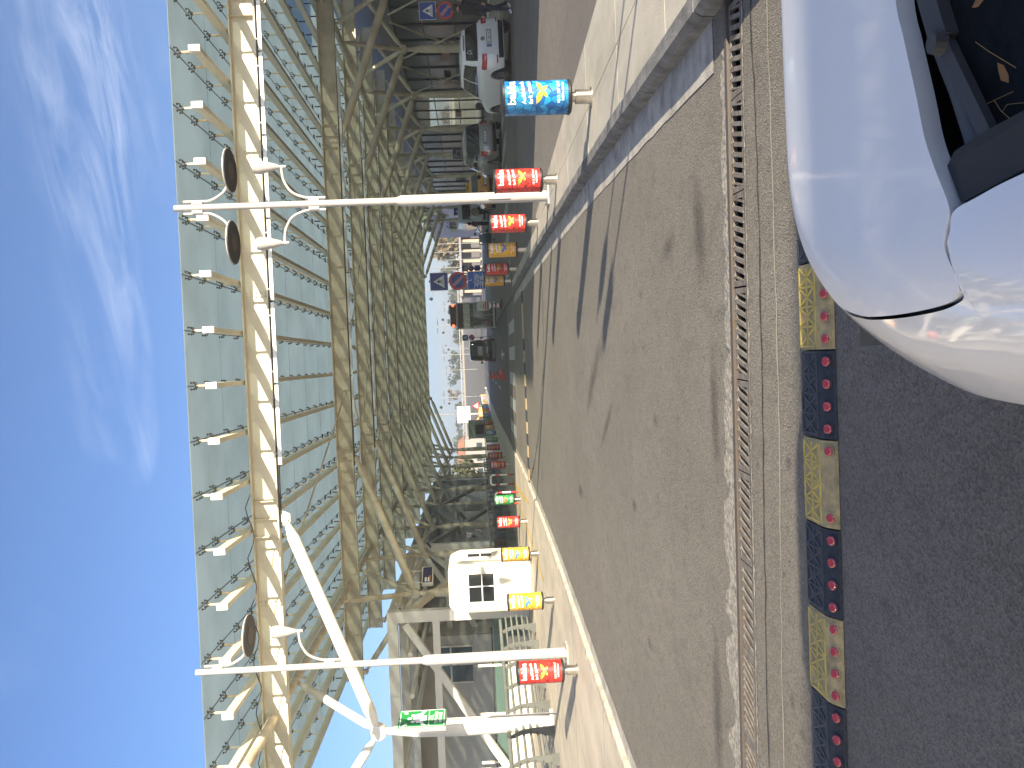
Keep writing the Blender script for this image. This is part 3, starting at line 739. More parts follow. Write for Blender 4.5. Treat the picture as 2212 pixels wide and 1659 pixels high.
fr = thing('walkway_frame', 'sunlit cream steel portal frame with diagonal braces beside the canopy', 'steel frame', (-9.4, 33, .06))
FO = Vector((-9.4, 33, .06))
def F(p): return Vector(p) - FO
def fbar(name, a, b, wd, h, m=WHITE_ST, par=None, upv=(0, 0, 1)): return MB().bar(F(a), F(b), wd, h, upv).build(name, m, par or fr)
FX = -9.4
for yy in (33.0, 45.0, 57, 69):
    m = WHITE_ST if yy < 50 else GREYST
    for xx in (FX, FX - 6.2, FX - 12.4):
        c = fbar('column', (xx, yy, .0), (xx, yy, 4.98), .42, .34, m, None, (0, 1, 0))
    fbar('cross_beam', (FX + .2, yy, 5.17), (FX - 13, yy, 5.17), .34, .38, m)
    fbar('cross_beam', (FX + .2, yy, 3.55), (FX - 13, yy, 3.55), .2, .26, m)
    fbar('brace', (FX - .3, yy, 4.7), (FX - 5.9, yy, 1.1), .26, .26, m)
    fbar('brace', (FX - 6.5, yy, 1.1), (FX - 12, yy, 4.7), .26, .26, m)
for yy0, yy1 in ((33.3, 44.8), (45.2, 56.8), (57.2, 68.8)):
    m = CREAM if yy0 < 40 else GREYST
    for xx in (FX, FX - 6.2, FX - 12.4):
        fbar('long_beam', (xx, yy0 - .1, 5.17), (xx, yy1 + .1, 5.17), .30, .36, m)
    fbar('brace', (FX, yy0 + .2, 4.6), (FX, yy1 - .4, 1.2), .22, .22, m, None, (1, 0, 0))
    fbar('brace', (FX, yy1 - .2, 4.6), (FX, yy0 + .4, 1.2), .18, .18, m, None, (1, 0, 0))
for yy in (37, 41, 49, 53): fbar('joist', (FX, yy, 5.12), (FX - 13, yy, 5.12), .16, .3, CREAM_D)
for xx in (FX - 1.6, FX - 3.2, FX - 4.8): MB().cyl(F((xx, 33.4, 4.6)), F((xx, 45, 4.6)), .09, .09, 10).build('pipe', WHITE_ST, fr, 40)
MB().tube([F((FX - .1, 44.6, 5.36)), F((FX - .15, 43, 5.2)), F((FX - .1, 41, 5.4)), F((FX - .16, 38, 5.15)), F((FX - .1, 35, 5.38)), F((FX - .2, 33.2, 5.2))], .025, 6).build('cable', BLACKP, fr)
for p in ((FX, 32.78, 5.42), (FX + .15, 44.8, 5.42)):
    s_ = MB(); s_.box((0, 0, .06), (.1, .1, .12)).bar((0, 0, .12), (.02, -.2, .2), .1, .1); o = s_.build('floodlight', LAMPGREY, fr); o.location = F(p)
# annex building behind the frame
an = thing('annex_building', 'low grey panelled annex with dark window bays behind the steel frame', 'building', (-18, 60, .06))
AO = Vector((-18, 60, .06))
PANEL = mat('grey cladding', (.55, .51, .43), .6, var=.08, vs=.6); PANEL2 = mat('dark soffit', (.05, .05, .052), .8)
def abox(name, c, s, m, par=None): 
    c = Vector(c) - AO; return MB().box(c, s).build(name, m, par or an)
abox('wall', (-18.0, 75, 2.7), (9, 62, 5.2), PANEL); 
abox('roof', (-17.6, 74, 5.5), (11, 66, .5), PANEL)
pnl = MB().box((0, 0, 0), (.06, 2.34, 1.34)).mesh('cladding_panel', PANEL)
for i in range(12):
    for j in range(3):
        if (i % 4) in (1, 2) and j == 1: continue
        link('cladding_panel', pnl, an, Vector((-13.45, 47 + 2.4 * i, .95 + 1.4 * j)) - AO)
wn = MB().box((0, 0, 0), (.03, 4.6, 1.3)).mesh('window', BLDGLASS); mu = MB().box((.02, 0, 0), (.05, .06, 1.3)).mesh('mullion', WHITE_ST)
for i in range(3):
    o = link('window', wn, an, Vector((-13.46, 47 + 2.4 * (4 * i + 1.5), 2.35)) - AO)
    for q in (-1.2, 0, 1.2): link('mullion', mu, o, (0, q, 0))
# end wall that faces the road user, with glazed bays
abox('end_wall', (-18, 43.7, 2.7), (9, .4, 5.2), PANEL)
for i in (3,):
    o = abox('window', (-21.2 + 2.1 * i, 43.46, 3.3), (1.8, .06, 1.7), BLDGLASS)
    for q in (-.9, 0, .9): MB().box((Vector((-21.2 + 2.1 * i + q, 43.42, 3.3)) - AO), (.07, .06, 1.8)).build('mullion', WHITE_ST, o)
    MB().box((Vector((-21.2 + 2.1 * i, 43.42, 3.5)) - AO), (1.8, .06, .08)).build('transom', WHITE_ST, o)
# stair hall glazing lower down behind the railing
KC0 = mat('pale parapet render', (.70, .65, .54), .8, var=.06, vs=1)
gh = thing('green_glass_screen', 'pale green glass screen with white posts behind the grey railing', 'glass screen', (-13, 34, .06))
for i in range(7):
    MB().box((-.4 - 1.9 * i + 2.6, 0, .75), (1.84, .03, 1.2)).build('glass_pane', GREENGLASS, gh)
    MB().box((-1.37 - 1.9 * i + 2.6, 0, 1.0), (.08, .08, 2.0)).build('post', WHITE_ST, gh)
MB().box((-4, 0, 1.42), (13.4, .06, .05)).build('handrail', DARKST, gh)
MB().box((-4.4, -.25, .42), (13.6, .2, .84)).build('parapet', KC0, gh)

# ------------------------------------------------------------------ kiosk
KC = mat('kiosk cream panel', (.80, .76, .64), .45, var=.04, vs=2)
kio = thing('kiosk', 'cream moulded security kiosk with a dark divided window beside yellow bollards', 'kiosk', (-7.58, 29.6, .06), R(-1))
kw, kd, kh = 1.72, 1.9, 2.82
poly = [(-kw / 2, 0), (kw / 2, 0), (kw / 2, kh - .35), (kw / 2 - .14, kh - .05), (kw / 2 - .22, kh), (-kw / 2 + .22, kh), (-kw / 2 + .14, kh - .05), (-kw / 2, kh - .35)]
bm = bmesh.new(); vv = [bm.verts.new((a, q * kd, b)) for q in (0, 1) for a, b in poly]; n = len(poly)
bm.faces.new(vv[:n]); bm.faces.new(vv[n:][::-1])
for i in range(n): bm.faces.new((vv[i], vv[i + n], vv[(i + 1) % n + n], vv[(i + 1) % n]))
bmesh.ops.recalc_face_normals(bm, faces=bm.faces[:])
bmesh.ops.bevel(bm, geom=[e for e in bm.edges if e.calc_face_angle(0) > .2], offset=.05, segments=3, affect='EDGES')
MB().bm(bm).build('body', KC, kio, 35)
def kwin(cx, cz, wd, h, face):
    ax, ay = ((1, 0, 0), (0, -1, 0)) if face == 'front' else ((0, 1, 0), (1, 0, 0))
    ax, ay = Vector(ax), Vector(ay); o = Vector((cx, 0, cz)) if face == 'front' else Vector((kw / 2, cx, cz))
    fr_ = MB(); b = .09
    for sx in (-1, 1): fr_.bar(o + ax * sx * (wd / 2 + b / 2) + Vector((0, 0, -h / 2 - b)), o + ax * sx * (wd / 2 + b / 2) + Vector((0, 0, h / 2 + b)), .12 if face == 'front' else b, b if face == 'front' else .12, (0, 1, 0))
    for sz in (-1, 1): fr_.bar(o + Vector((0, 0, sz * (h / 2 + b / 2))) - ax * wd / 2, o + Vector((0, 0, sz * (h / 2 + b / 2))) + ax * wd / 2, .1, b)
    f_ = fr_.build('window_frame', KC, kio)
    MB().bar(o + ay * .012 - ax * wd / 2, o + ay * .012 + ax * wd / 2, .02, h).build('window_pane', CARGLASS, f_)
    MB().bar(o + ay * .03 + Vector((0, 0, -.02)) - ax * wd / 2, o + ay * .03 + Vector((0, 0, -.02)) + ax * wd / 2, .03, .035).build('glazing_bar', SIGNW, f_)
    if face == 'front': MB().bar(o + ay * .035 + Vector((0.05, 0, -h / 2)), o + ay * .035 + Vector((.05, 0, h / 2)), .03, .03).build('glazing_bar', SIGNW, f_)
kwin(-.02, 1.72, .98, .84, 'front'); kwin(.85, 1.75, .62, .80, 'side')
MB().cbox((-.0, -.012, .55), (1.1, .03, .36), .01).build('lower_panel', KC, kio)
MB().box((-.55, -.02, .98), (.2, .012, .1)).build('name_plate', mat('plate grey', (.5, .5, .5), .4), kio)
MB().box((0, kd / 2, .02), (kw - .1, kd - .1, .05)).build('plinth', KERB, kio)
# security cameras on the frame columns
for i, (p, lab) in enumerate((((-9.1, 32.75, 4.85), 'white bullet camera on the front column of the cream frame'), ((-9.35, 44.7, 4.35), 'dark dome camera on the column behind the kiosk'))):
    t = thing('security_camera', lab, 'camera', p)
    MB().bar((0, .1, 0), (.12, -.05, .02), .04, .04).build('bracket', DARKST, t)
    MB().rod((.1, .02, 0), (.32, -.2, .14), [(0, .05), (1, .055)], 12).build('housing', LAMPGREY if i == 0 else DARKST, t, 40)
# hanging advert sign
hs = thing('hanging_sign', 'small dark blue hanging sign in a cream box frame below the long beam', 'sign', (-8.66, 36.2, 4.0), R(52))
MB().cbox((0, .09, 0), (.86, .2, .46), .015).build('box', KC, hs)
MB().box((0, -.016, 0), (.76, .012, .37)).build('face', mat('sign indigo', (.03, .028, .075), .3), hs)
for b in (-.05, .07): MB().box((-.24, -.024, b), (.22, .003, .08)).build('lettering', SIGNW, hs)
MB().box((-.18, -.0245, -.1), (.26, .003, .07)).build('lettering', mat('sign orange', (.6, .22, .06), .4), hs)
for sx in (-.3, .3): MB().cyl((sx, .09, .23), (sx, .09, 1.05), .02, .02, 8).build('hanger_rod', KC, hs)
# green assembly-point sign
gs = thing('assembly_sign', 'green emergency assembly point sign on a thin steel post by the railing', 'sign', (-8.47, 21.0, .06), R(80))
MB().cyl((0, .05, 0), (0, .05, 2.66), .03, .03, 12).build('post', LAMPGREY, gs, 40)
MB().cbox((0, .06, 3.22), (.72, .12, 1.14), .01).build('box', LAMPGREY, gs)
MB().box((0, -.006, 3.22), (.71, .012, 1.13)).build('face', SIGNG, gs)
wt = MB(); yq = -.0145
for sx in (-.335, .335): wt.box((sx, yq, 3.22), (.014, .004, 1.06))
for zq in (2.70, 3.74, 3.06): wt.box((0, yq, zq), (.66, .004, .016))
for px, pz, q in ((-.13, 3.44, .05), (0, 3.52, .055), (.13, 3.44, .05)):
    wt.prism([(px + q * math.cos(a * math.pi / 6), pz + q * math.sin(a * math.pi / 6)) for a in range(12)], (0, -.004, 0), (0, yq, 0))
wt.prism([(-.2, 3.2), (-.18, 3.36), (-.07, 3.4), (-.05, 3.44), (.05, 3.44), (.07, 3.4), (.18, 3.36), (.2, 3.2), (.1, 3.2), (.1, 3.12), (-.1, 3.12), (-.1, 3.2)], (0, -.004, 0), (0, yq, 0))
for sx in (-1, 1):
    for sz, cz in ((1, 3.62), (-1, 3.2)):
        c = Vector((sx * .25, 0, cz)); d = Vector((-sx, 0, -sz)).normalized(); e = Vector((-d.z, 0, d.x))
        pts = [c - d * .09 + e * .02, c + e * .02, c + e * .06, c + d * .07, c - e * .06, c - e * .02, c - d * .09 - e * .02]
        wt.prism([(p.x, p.z) for p in pts], (0, -.004, 0), (0, yq, 0))
for s_, zq in (('ACİL', 2.955), ('TOPLANMA', 2.855), ('MERKEZİ', 2.755)): flat_text(wt, s_, .105, (0, yq - .002, zq), bold=.003, fit=.52)
wt.build('pictogram', SIGNW, gs)
# a litter bin
bn = thing('litter_bin', 'round stainless steel litter bin with a dark opening near the green bollard', 'bin', (-7.3, 33.4, .06))
MB().lathe([(.2, 0), (.22, .03), (.22, .62), (.2, .66), (.02, .68)], (0, 0, 0), 20).build('drum', STEEL, bn, 30)
MB().lathe([(.223, .42), (.225, .42), (.225, .56), (.223, .56)], (0, 0, 0), 20).build('opening_band', DARKST, bn, 30)

# ================================================================== right side: terminal
ter = thing('terminal_building', 'terminal with a dark teal glass curtain wall behind the branching columns', 'building', (19, 55, .2))
TO = Vector((19, 55, .2))
CON_T = mat('terminal concrete', (.30, .28, .26), .8, var=.1, vs=.5)
FACE = mat('terminal fascia', (.22, .2, .2), .7)
def tb(name, c, s, m, par=None): return MB().box(Vector(c) - TO, s).build(name, m, par or ter)
tb('fascia', (19.4, 69, 5.95), (1.2, 62, .9), FACE)
tb('floor_slab', (26, 69, .27), (13, 62, .14), CON_T)
tb('back_wall', (31, 52, 3.0), (.4, 28, 5.6), mat('inner wall', (.10, .10, .10), .9))
tb('roof', (26, 69, 5.9), (12, 62, .5), CON_T)
tb('shade_storey', (25.6, 69, 7.6), (11, 62, 2.9), CON_T)  # hidden block added above the glass to keep sun off the branching columns
pane = MB().box((0, 0, 0), (.03, 2.36, 1.72)).mesh('glass_pane', TEALGLASS)
pane_c = MB().box((0, 0, 0), (.03, 2.36, 1.72)).mesh('glass_pane', SEEGLASS)
for i in range(25):
    for j in range(3):
        yy = 39.3 + 2.42 * i
        if yy > 99: continue
        link('glass_pane', pane_c if (i >= 10 and i <= 13) else pane, ter, Vector((19.0, yy, 1.2 + 1.78 * j)) - TO)
mul = MB().box((0, 0, 0), (.1, .07, 5.3)).mesh('mullion', DARKST)
for i in range(26): link('mullion', mul, ter, Vector((18.95, 38.1 + 2.42 * i, 2.9)) - TO)
trm = MB().box((0, 0, 0), (.08, 60.5, .06)).mesh('transom', DARKST)
for j in range(4): link('transom', trm, ter, Vector((18.96, 68.5, .31 + 1.78 * j)) - TO)
for y0 in (44, 51, 58): 
    for e in (-1, 1): MB().cyl(Vector((18.3, y0 - e * 3, .3)) - TO, Vector((18.3, y0 + e * 3, 5.5)) - TO, .05, .05, 8).build('brace_rod', CREAM_D, ter)
ORN = mat('orange sign', (.36, .13, .05), .5)
for yy, z in ((54.4, 2.7), (59.6, 2.75), (67.5, 2.2)): tb('orange_sign', (18.75, yy, z), (.1, 1.4, .45), ORN)
# unseen wing added nearer the car, its corner throws shade over the service road
wg = thing('shade_wing', 'unseen terminal wing added to shade the service road', 'building', (22, 21, .2))
MB().box((0, -.7, 3.4), (12.4, 28.2, 6.8)).build('wall', CON_T, wg)
MB().box((-.2, -.7, 6.95), (13.4, 29, .3)).build('roof', FACE, wg)
MB().box((0.3, 8.6, 8.2), (11.6, 9.4, 2.4)).build('shade_storey', CON_T, wg)  # unseen block added on the wing to shade the right canopy columns
for i in range(9):
    o = MB().box((-6.22, -12.6 + 3 * i, 2.1), (.06, 2.3, 2.6)).build('window', BLDGLASS, wg)
    MB().box((-6.26, -12.6 + 3 * i, 2.1), (.06, .07, 2.7)).build('mullion', DARKST, o)
# pale wall at the far end
fwl = thing('grey_hall', 'tall lavender grey windowless hall beyond the glass terminal', 'building', (18.5, 132, .1), math.atan2(-14, 11))
HALL = mat('lavender grey render', (.42, .41, .46), .8, var=.06, vs=.3)
MB().prism([(0, 0), (17.8, 0), (17.8, 8.5), (5, 7.7), (0, 6.8)], (0, 2.5, 0), (0, 0, 0)).build('wall', HALL, fwl)
for z in (1.9, 2.2, 2.5): MB().box((5.5, -.08, z), (3, .2, .16)).build('louvre', DARKST, fwl)
MB().bar((-.3, 0, 6.95), (5, 0, 7.85), .6, .2).bar((5, 0, 7.85), (18, 0, 8.65), .6, .2).build('coping', FACE, fwl)
# unseen cream building added behind left, its sunlit front bounces warm fill
cp = thing('bounce_building', 'unseen cream building added to bounce sunlight into the near shade', 'building', (-12.5, -16, 0))
CPM = mat('bounce building cream', (.62, .56, .46), .85, var=.08, vs=.4)
MB().box((-6, 0, 5.5), (12, 56, 11)).build('wall', CPM, cp)
for j in range(3):
    for i in range(13):
        o = MB().box((.03, -25 + 4.15 * i, 2.4 + 3.3 * j), (.08, 2.6, 1.1)).build('window', BLDGLASS, cp)
        MB().box((.08, -25 + 4.15 * i, 1.82 + 3.3 * j), (.12, 2.8, .08)).build('sill', CPM, o)
MB().box((-6, 0, 11.1), (12.6, 56.6, .25)).build('coping', CONC, cp)
# ================================================================== advertising bollards
def leafy(name, base, lightc, dark, scale):
    m = bpy.data.materials.new(name); m.use_nodes = True; t = m.node_tree; b = t.nodes['Principled BSDF']; b.inputs['Roughness'].default_value = .35
    tcx = t.nodes.new('ShaderNodeTexCoord'); vo = t.nodes.new('ShaderNodeTexVoronoi'); vo.feature = 'DISTANCE_TO_EDGE'; vo.inputs['Scale'].default_value = scale
    vc = t.nodes.new('ShaderNodeTexVoronoi'); vc.inputs['Scale'].default_value = scale
    for q in (vo, vc): t.links.new(tcx.outputs['Object'], q.inputs['Vector'])
    a = ramp(vc.outputs['Color'], [(.2, base), (.9, lightc)], t)
    e = ramp(vo.outputs['Distance'], [(.0, (1, 1, 1)), (.06, (0, 0, 0))], t)
    mx = t.nodes.new('ShaderNodeMixRGB'); t.links.new(e, mx.inputs[0]); t.links.new(a, mx.inputs[1]); mx.inputs[2].default_value = (*dark, 1)
    t.links.new(mx.outputs[0], b.inputs['Base Color']); return m
SCH = {'red': (leafy('red leaf print', (.60, .030, .022), (.72, .05, .035), (.12, .01, .01), 9), (.10, .38, .05), (.50, .66, .06)),
       'yellow': (leafy('yellow leaf print', (.80, .33, .02), (.86, .52, .06), (.22, .08, .01), 16), (.01, .12, .42), (.02, .28, .62)),
       'blue': (leafy('blue leaf print', (.008, .10, .34), (.02, .32, .66), (.005, .012, .05), 12), (.80, .55, .02), (.85, .72, .06)),
       'green': (leafy('green leaf print', (.01, .16, .04), (.05, .46, .12), (.004, .03, .01), 15), (.62, .06, .03), (.7, .16, .08))}
DR = .2
def wrap(vs, off=.0025):
    """bend flat art (x sideways, z up) round the drum, facing the driver"""
    return [((DR + off) * math.sin(x / DR), -(DR + off) * math.cos(x / DR), z) for x, z in vs]
def wing(a0, ln, wd, cx, cz, n=10):
    P = []
    for i in range(n + 1):
        t = i / n; P.append((t * ln, wd * math.sin(math.pi * t ** .8) * (.9 - .25 * t)))
    for i in range(1, n):
        t = 1 - i / n; P.append((t * ln, -wd * .5 * math.sin(math.pi * t)))
    c, s = math.cos(a0), math.sin(a0)
    return [(cx + x * c - y * s, cz + x * s + y * c) for x, y in P]
def wrapped_poly(mb, P, off):
    cx = sum(p[0] for p in P) / len(P); cz = sum(p[1] for p in P) / len(P); n = len(P)
    V = [(cx, cz)] + P
    mb.add(wrap(V, off), [(0, i + 1, (i + 1) % n + 1) for i in range(n)])
def make_art():
    txt = {}
    for s, size, z, bold, rot in (('babba', .135, .925, .004, 0), ('Açıkhavada', .066, .815, .002, .1), ('fark yaratın', .066, .735, .002, .1), ('0212 257 00 67', .047, .40, .001, 0), ('babba.com.tr', .045, .352, .001, 0)):
        vs, fs = text_geo(s, size, bold)
        txt.setdefault(round(z, 1) if z < .5 else ('a' if z > .9 else 'b'), MB()).add(wrap([(x, z + y_ + rot * x) for x, y_ in vs], .003), fs)
    b1 = MB(); b2 = MB()
    for P in (wing(R(28), .15, .045, 0, .60), wing(R(152), .17, -.05, 0, .60)): wrapped_poly(b1, P, .0028)
    for P in (wing(R(-35), .085, .032, 0, .595), wing(R(-150), .09, -.035, 0, .595)): wrapped_poly(b1, P, .0026)
    for P in (wing(R(27), .10, .028, .01, .602), wing(R(153), .115, -.03, -.01, .602)): wrapped_poly(b2, P, .0036)
    for P in (wing(R(-40), .03, .02, .045, .565), wing(R(-145), .03, -.02, -.05, .57)): wrapped_poly(b2, P, .0036)
    dots = [MB() for _ in range(3)]
    for d, (cx, q) in zip(dots, ((-.118, 0), (.013, 0), (.08, 0))):
        wrapped_poly(d, [(cx + .014 * math.cos(a * math.pi / 4), (.962) + .014 * math.sin(a * math.pi / 4)) for a in range(8)], .004)
    return txt, b1, b2, dots
txt, bf1, bf2, dots = make_art()
def drum_mesh(m):
    return MB().lathe([(DR, .285), (DR, 1.065)], (0, 0, 0), 28)
protos = {}
textm = [q.mesh('lettering', SIGNW) for q in txt.values()]
dotm = [d.mesh('letter_dot', mat('dot%d' % i, c, .4)) for i, (d, c) in enumerate(zip(dots, ((.02, .25, .05), (.75, .6, .03), (.6, .1, .02))))]
for key, (m, w1, w2) in SCH.items():
    protos[key] = dict(drum=MB().lathe([(DR - .01, .28), (DR, .285), (DR, 1.065), (DR - .01, 1.07)], (0, 0, 0), 28).mesh('drum', m, 40),
                       w1=bf1.mesh('butterfly', mat('butterfly outer ' + key, w1, .4)), w2=bf2.mesh('butterfly_centre', mat('butterfly inner ' + key, w2, .4)))
capm = MB().lathe([(DR + .008, 1.05), (DR + .008, 1.075), (DR - .02, 1.092), (.06, 1.1), (.005, 1.102)], (0, 0, 0), 28).mesh('top_cap', BLACKP, 30)
botm = MB().lathe([(.09, .245), (DR - .02, .25), (DR + .008, .27), (DR + .008, .3), (DR - .02, .3)], (0, 0, 0), 28).mesh('bottom_cap', BLACKP, 30)
pom = MB().lathe([(.085, .012), (.085, .195), (.06, .2), (.06, .25)], (0, 0, 0), 20).mesh('steel_post', STEEL, 30)
flm = MB().lathe([(.115, 0), (.115, .012), (.085, .014)], (0, 0, 0), 20).mesh('base_flange', STEEL, 30)
def bollard(x, y_, z, key, label, group, detail=True, small=False):
    t = thing('bollard', label, 'bollard', (x, y_, z), math.atan2(-x, y_) + (R(24) if x > 0 else R(4)) + rnd.uniform(-.05, .05), group)
    p = protos[key]
    d = link('drum', p['drum'], t)
    link('butterfly', p['w1'], d); link('butterfly_centre', p['w2'], d); [link('lettering', q, d) for q in textm]
    if detail:
        for q in dotm: link('letter_dot', q, d)
        link('base_flange', flm, t)
    link('top_cap', capm, t); link('bottom_cap', botm, t); link('steel_post', pom, t)
    return t
BG = 'advertising bollards along the road'
for x, y_, key, lab in ((3.13, 10.69, 'blue', 'blue bollard with a yellow butterfly standing on the concrete island'),
                        (3.08, 15.31, 'red', 'red bollard on the island between the blue bollard and the lamp post'),
                        (3.07, 20.0, 'red', 'red bollard with a green butterfly on the island just past the lamp post'),
                        (3.06, 24.64, 'yellow', 'bright yellow bollard with a blue butterfly on the island'),
                        (3.15, 30.6, 'red', 'red bollard on the island between two yellow bollards'),
                        (3.2, 35.7, 'yellow', 'shaded yellow bollard under the blue information sign')):
    bollard(x, y_, .122 if y_ < 32 else .11, key, lab, BG)
for x, y_, key, lab in ((-5.58, 15.64, 'red', 'red bollard with a green butterfly beside the lamp post with one arm side'),
                        (-5.64, 20.49, 'yellow', 'yellow bollard with a blue butterfly before the front of the cream kiosk'),
                        (-5.68, 25.72, 'yellow', 'yellow bollard with a blue butterfly by the side of the cream kiosk'),
                        (-5.8, 31.6, 'red', 'red bollard with a green butterfly beside the steel litter bin'),
                        (-5.74, 36.3, 'green', 'green bollard with a red butterfly before the red and white hoop'),
                        (-5.6, 47.5, 'red', 'sunlit red bollard just past the red and white hoop barrier'),
                        (-5.75, 53.6, 'red', 'sunlit red bollard second past the red and white hoop barrier')):
    bollard(x, y_, .06, key, lab, BG)
seq = ['red', 'green', 'blue', 'yellow', 'red', 'green', 'blue', 'yellow', 'red', 'blue', 'green', 'red', 'green', 'red', 'blue', 'red', 'yellow', 'yellow']
FG = 'bollards in the shaded far row'
for i, key in enumerate(seq):
    y_ = 59.8 + 6.0 * i if i < 16 else 150 + 5 * (i - 15)
    bollard(-5.85 - .004 * i * i * .3, y_, .06, key, key + ' bollard in the shaded row that runs on along the far kerb', FG, False)
# ------------------------------------------------------------------ red and white hoop
def hoop(x, y_, lab, wd=.46, h=1.12, rz=0):
    t = thing('hoop_barrier', lab, 'barrier', (x, y_, .06), rz)
    HW, HR_ = mat('hoop white', (.8, .76, .66), .4), mat('hoop red', (.5, .03, .03), .4)
    for sx in (-1, 1):
        for a, b, m, nm in ((0, .32, HR_, 'red_band'), (.32, .68, HW, 'white_band'), (.68, .9, HR_, 'red_band')):
            MB().cyl((sx * wd / 2, 0, a), (sx * wd / 2, 0, b), .045 if m is HW else .04, None, 12).build(nm, m, t, 40)
    c = [(-wd / 2, 0, .9), (-wd / 2, 0, h - .1), (-wd / 2 + .06, 0, h - .02), (0, 0, h), (wd / 2 - .06, 0, h - .02), (wd / 2, 0, h - .1), (wd / 2, 0, .9)]
    MB().tube(catmull(c, 24), .045, 10).build('top_bend', HW, t, 50)
    return t
hoop(-5.75, 42.6, 'red and white striped hoop barrier on the pavement by the dark balustrade')
hoop(-5.98, 38.3, 'low red hoop barrier half hidden behind the green bollard', .5, 1.0, .3)

# ================================================================== signs
def ped_sign(mb_w, mb_k, o, s):
    x, yq, z = o
    mb_w.prism([(x - .36 * s, z - .3 * s), (x + .36 * s, z - .3 * s), (x, z + .32 * s)], (0, -.003, 0), (0, yq, 0))
    k = lambda pts: mb_k.prism([(x + a * s, z + b * s) for a, b in pts], (0, -.003, 0), (0, yq - .004, 0))
    k([(-.03, .12), (0, .16), (.03, .12), (0, .085)])
    k([(-.045, .08), (.045, .07), (.035, -.06), (-.035, -.06)]); k([(.035, -.05), (-.005, -.05), (.06, -.22), (.10, -.21)])
    k([(-.035, -.05), (.01, -.05), (-.07, -.22), (-.11, -.2)]); k([(.04, .07), (.12, -.02), (.10, -.05), (.03, .02)]); k([(-.04, .07), (-.11, 0), (-.09, -.03), (-.03, .02)])
    for i in range(5): k([(-.26 + .12 * i, -.27), (-.20 + .12 * i, -.27), (-.18 + .11 * i, -.235), (-.23 + .11 * i, -.235)])
def sign_post(loc, label, items, hgt, rz=0, group=None, dim=1.0):
    t = thing('sign_post', label, 'traffic sign', loc, rz, group)
    MB().cyl((0, .05, 0), (0, .05, hgt), .032, .032, 12).build('post', LAMPGREY if dim == 1 else DARKST, t, 40)
    for kind, z, s in items:
        p = MB().cbox((0, 0, z), (s, .02, s), .003) if kind != 'stop' else MB().rod((0, .012, z), (0, -.012, z), [(0, s / 2), (1, s / 2)], 32)
        if kind == 'ped':
            pl = p.build('crossing_sign', SIGNW, t); MB().cbox((0, -.008, z), (s * .95, .01, s * .95), .003).build('blue_field', SIGNB, pl)
            a, b = MB(), MB(); ped_sign(a, b, (0, -.014, z), s); a.build('white_triangle', SIGNW, pl); b.build('walking_figure', SIGNK, pl)
        elif kind == 'stop':
            pl = p.build('no_parking_sign', SIGNR, t, 40)
            MB().rod((0, -.012, z), (0, -.017, z), [(0, s * .37), (1, s * .37)], 32).build('blue_field', SIGNB, pl, 40)
            q = s * .36 * .707
            MB().bar((-q, -.019, z + q), (q, -.019, z - q), .006, s * .13, (1, 0, 1)).build('white_edge', SIGNW, pl)
            MB().bar((-q, -.021, z + q), (q, -.021, z - q), .006, s * .085, (1, 0, 1)).build('red_bar', SIGNR, pl)
        elif kind == 'info':
            pl = p.build('information_panel', SIGNW, t)
            f = s * .95; MB().box((0, -.011, z), (f, .006, f)).build('blue_field', SIGNB2, pl)
            wm = MB(); wm.box((0, -.016, z + s * .12), (f, .004, .02)).box((0, -.016, z - s * .2), (f, .004, .02))
            for r_, words in enumerate(((.30, .34), (.26, .2, .3), (.3, .24))):
                x = -sum(words) * s / 2 - .02
                for w_ in words: wm.box((x + w_ * s / 2, -.016, z + s * (.045 - .085 * r_)), (w_ * s - .03, .004, s * .045)); x += w_ * s + .02
            for r_, words in enumerate(((.22, .26), (.40, .44), (.5,))):
                x = -sum(words) * s / 2 - .02
                for w_ in words: wm.box((x + w_ * s / 2, -.016, z - s * (.255 + .075 * r_)), (w_ * s - .03, .004, s * .042)); x += w_ * s + .02
            # wheelchair symbol
            cz = z + s * .28; P = [(s * .1 * math.cos(a), cz - s * .03 + s * .1 * math.sin(a)) for a in [R(q) for q in range(-200, 60, 20)]]
            for a, b in zip(P, P[1:]): wm.bar((a[0], -.016, a[1]), (b[0], -.016, b[1]), .004, s * .03, (0, 1, 0))
            wm.bar((0, -.016, cz + s * .1), (0, -.016, cz), s * .03, .004, (0, 1, 0)); wm.bar((0, -.016, cz), (s * .08, -.016, cz - s * .01), .004, s * .03, (0, 0, 1))
            wm.rod((0, -.014, cz + s * .14), (0, -.018, cz + s * .14), [(0, s * .03), (1, s * .03)], 10)
            wm.build('lettering', SIGNW, pl)
        elif kind == 'blue':
            p.build('blue_panel', SIGNB, t)
        elif kind == 'park':
            pl = p.build('parking_panel', mat('sign night blue', (.012, .03, .075), .4), t)
            DW = mat('sign dull white', (.4, .4, .42), .4); a = MB(); flat_text(a, 'P', s * .7, (-s * .22, -.0155, z - s * .1), bold=.004); a.build('lettering', DW, pl)
            for cx_, cz_, w_, h_ in ((.18, .12, .24, .08), (.2, -.02, .16, .09), (0, -.27, .85, .06), (0, -.38, .85, .05)): MB().box((s * cx_, -.014, z + s * cz_), (s * w_, .004, s * h_)).build('sign_line', DW, pl)
            MB().box((.05, -.014, z - s * .46), (s * .3, .004, s * .05)).build('red_line', SIGNR, pl)
    return t
sign_post((4.25, 46.5, .11), 'post with crossing, no parking and blue information panels beyond the yellow bollards', (('ped', 3.30, .94), ('stop', 2.31, .95), ('info', 1.34, .95)), 3.75, R(-3))
sign_post((13.35, 34.0, .2), 'crossing and no parking signs in front of the terminal above the white hatchback', (('ped', 2.73, .64), ('stop', 2.06, .64)), 3.1, R(-14))
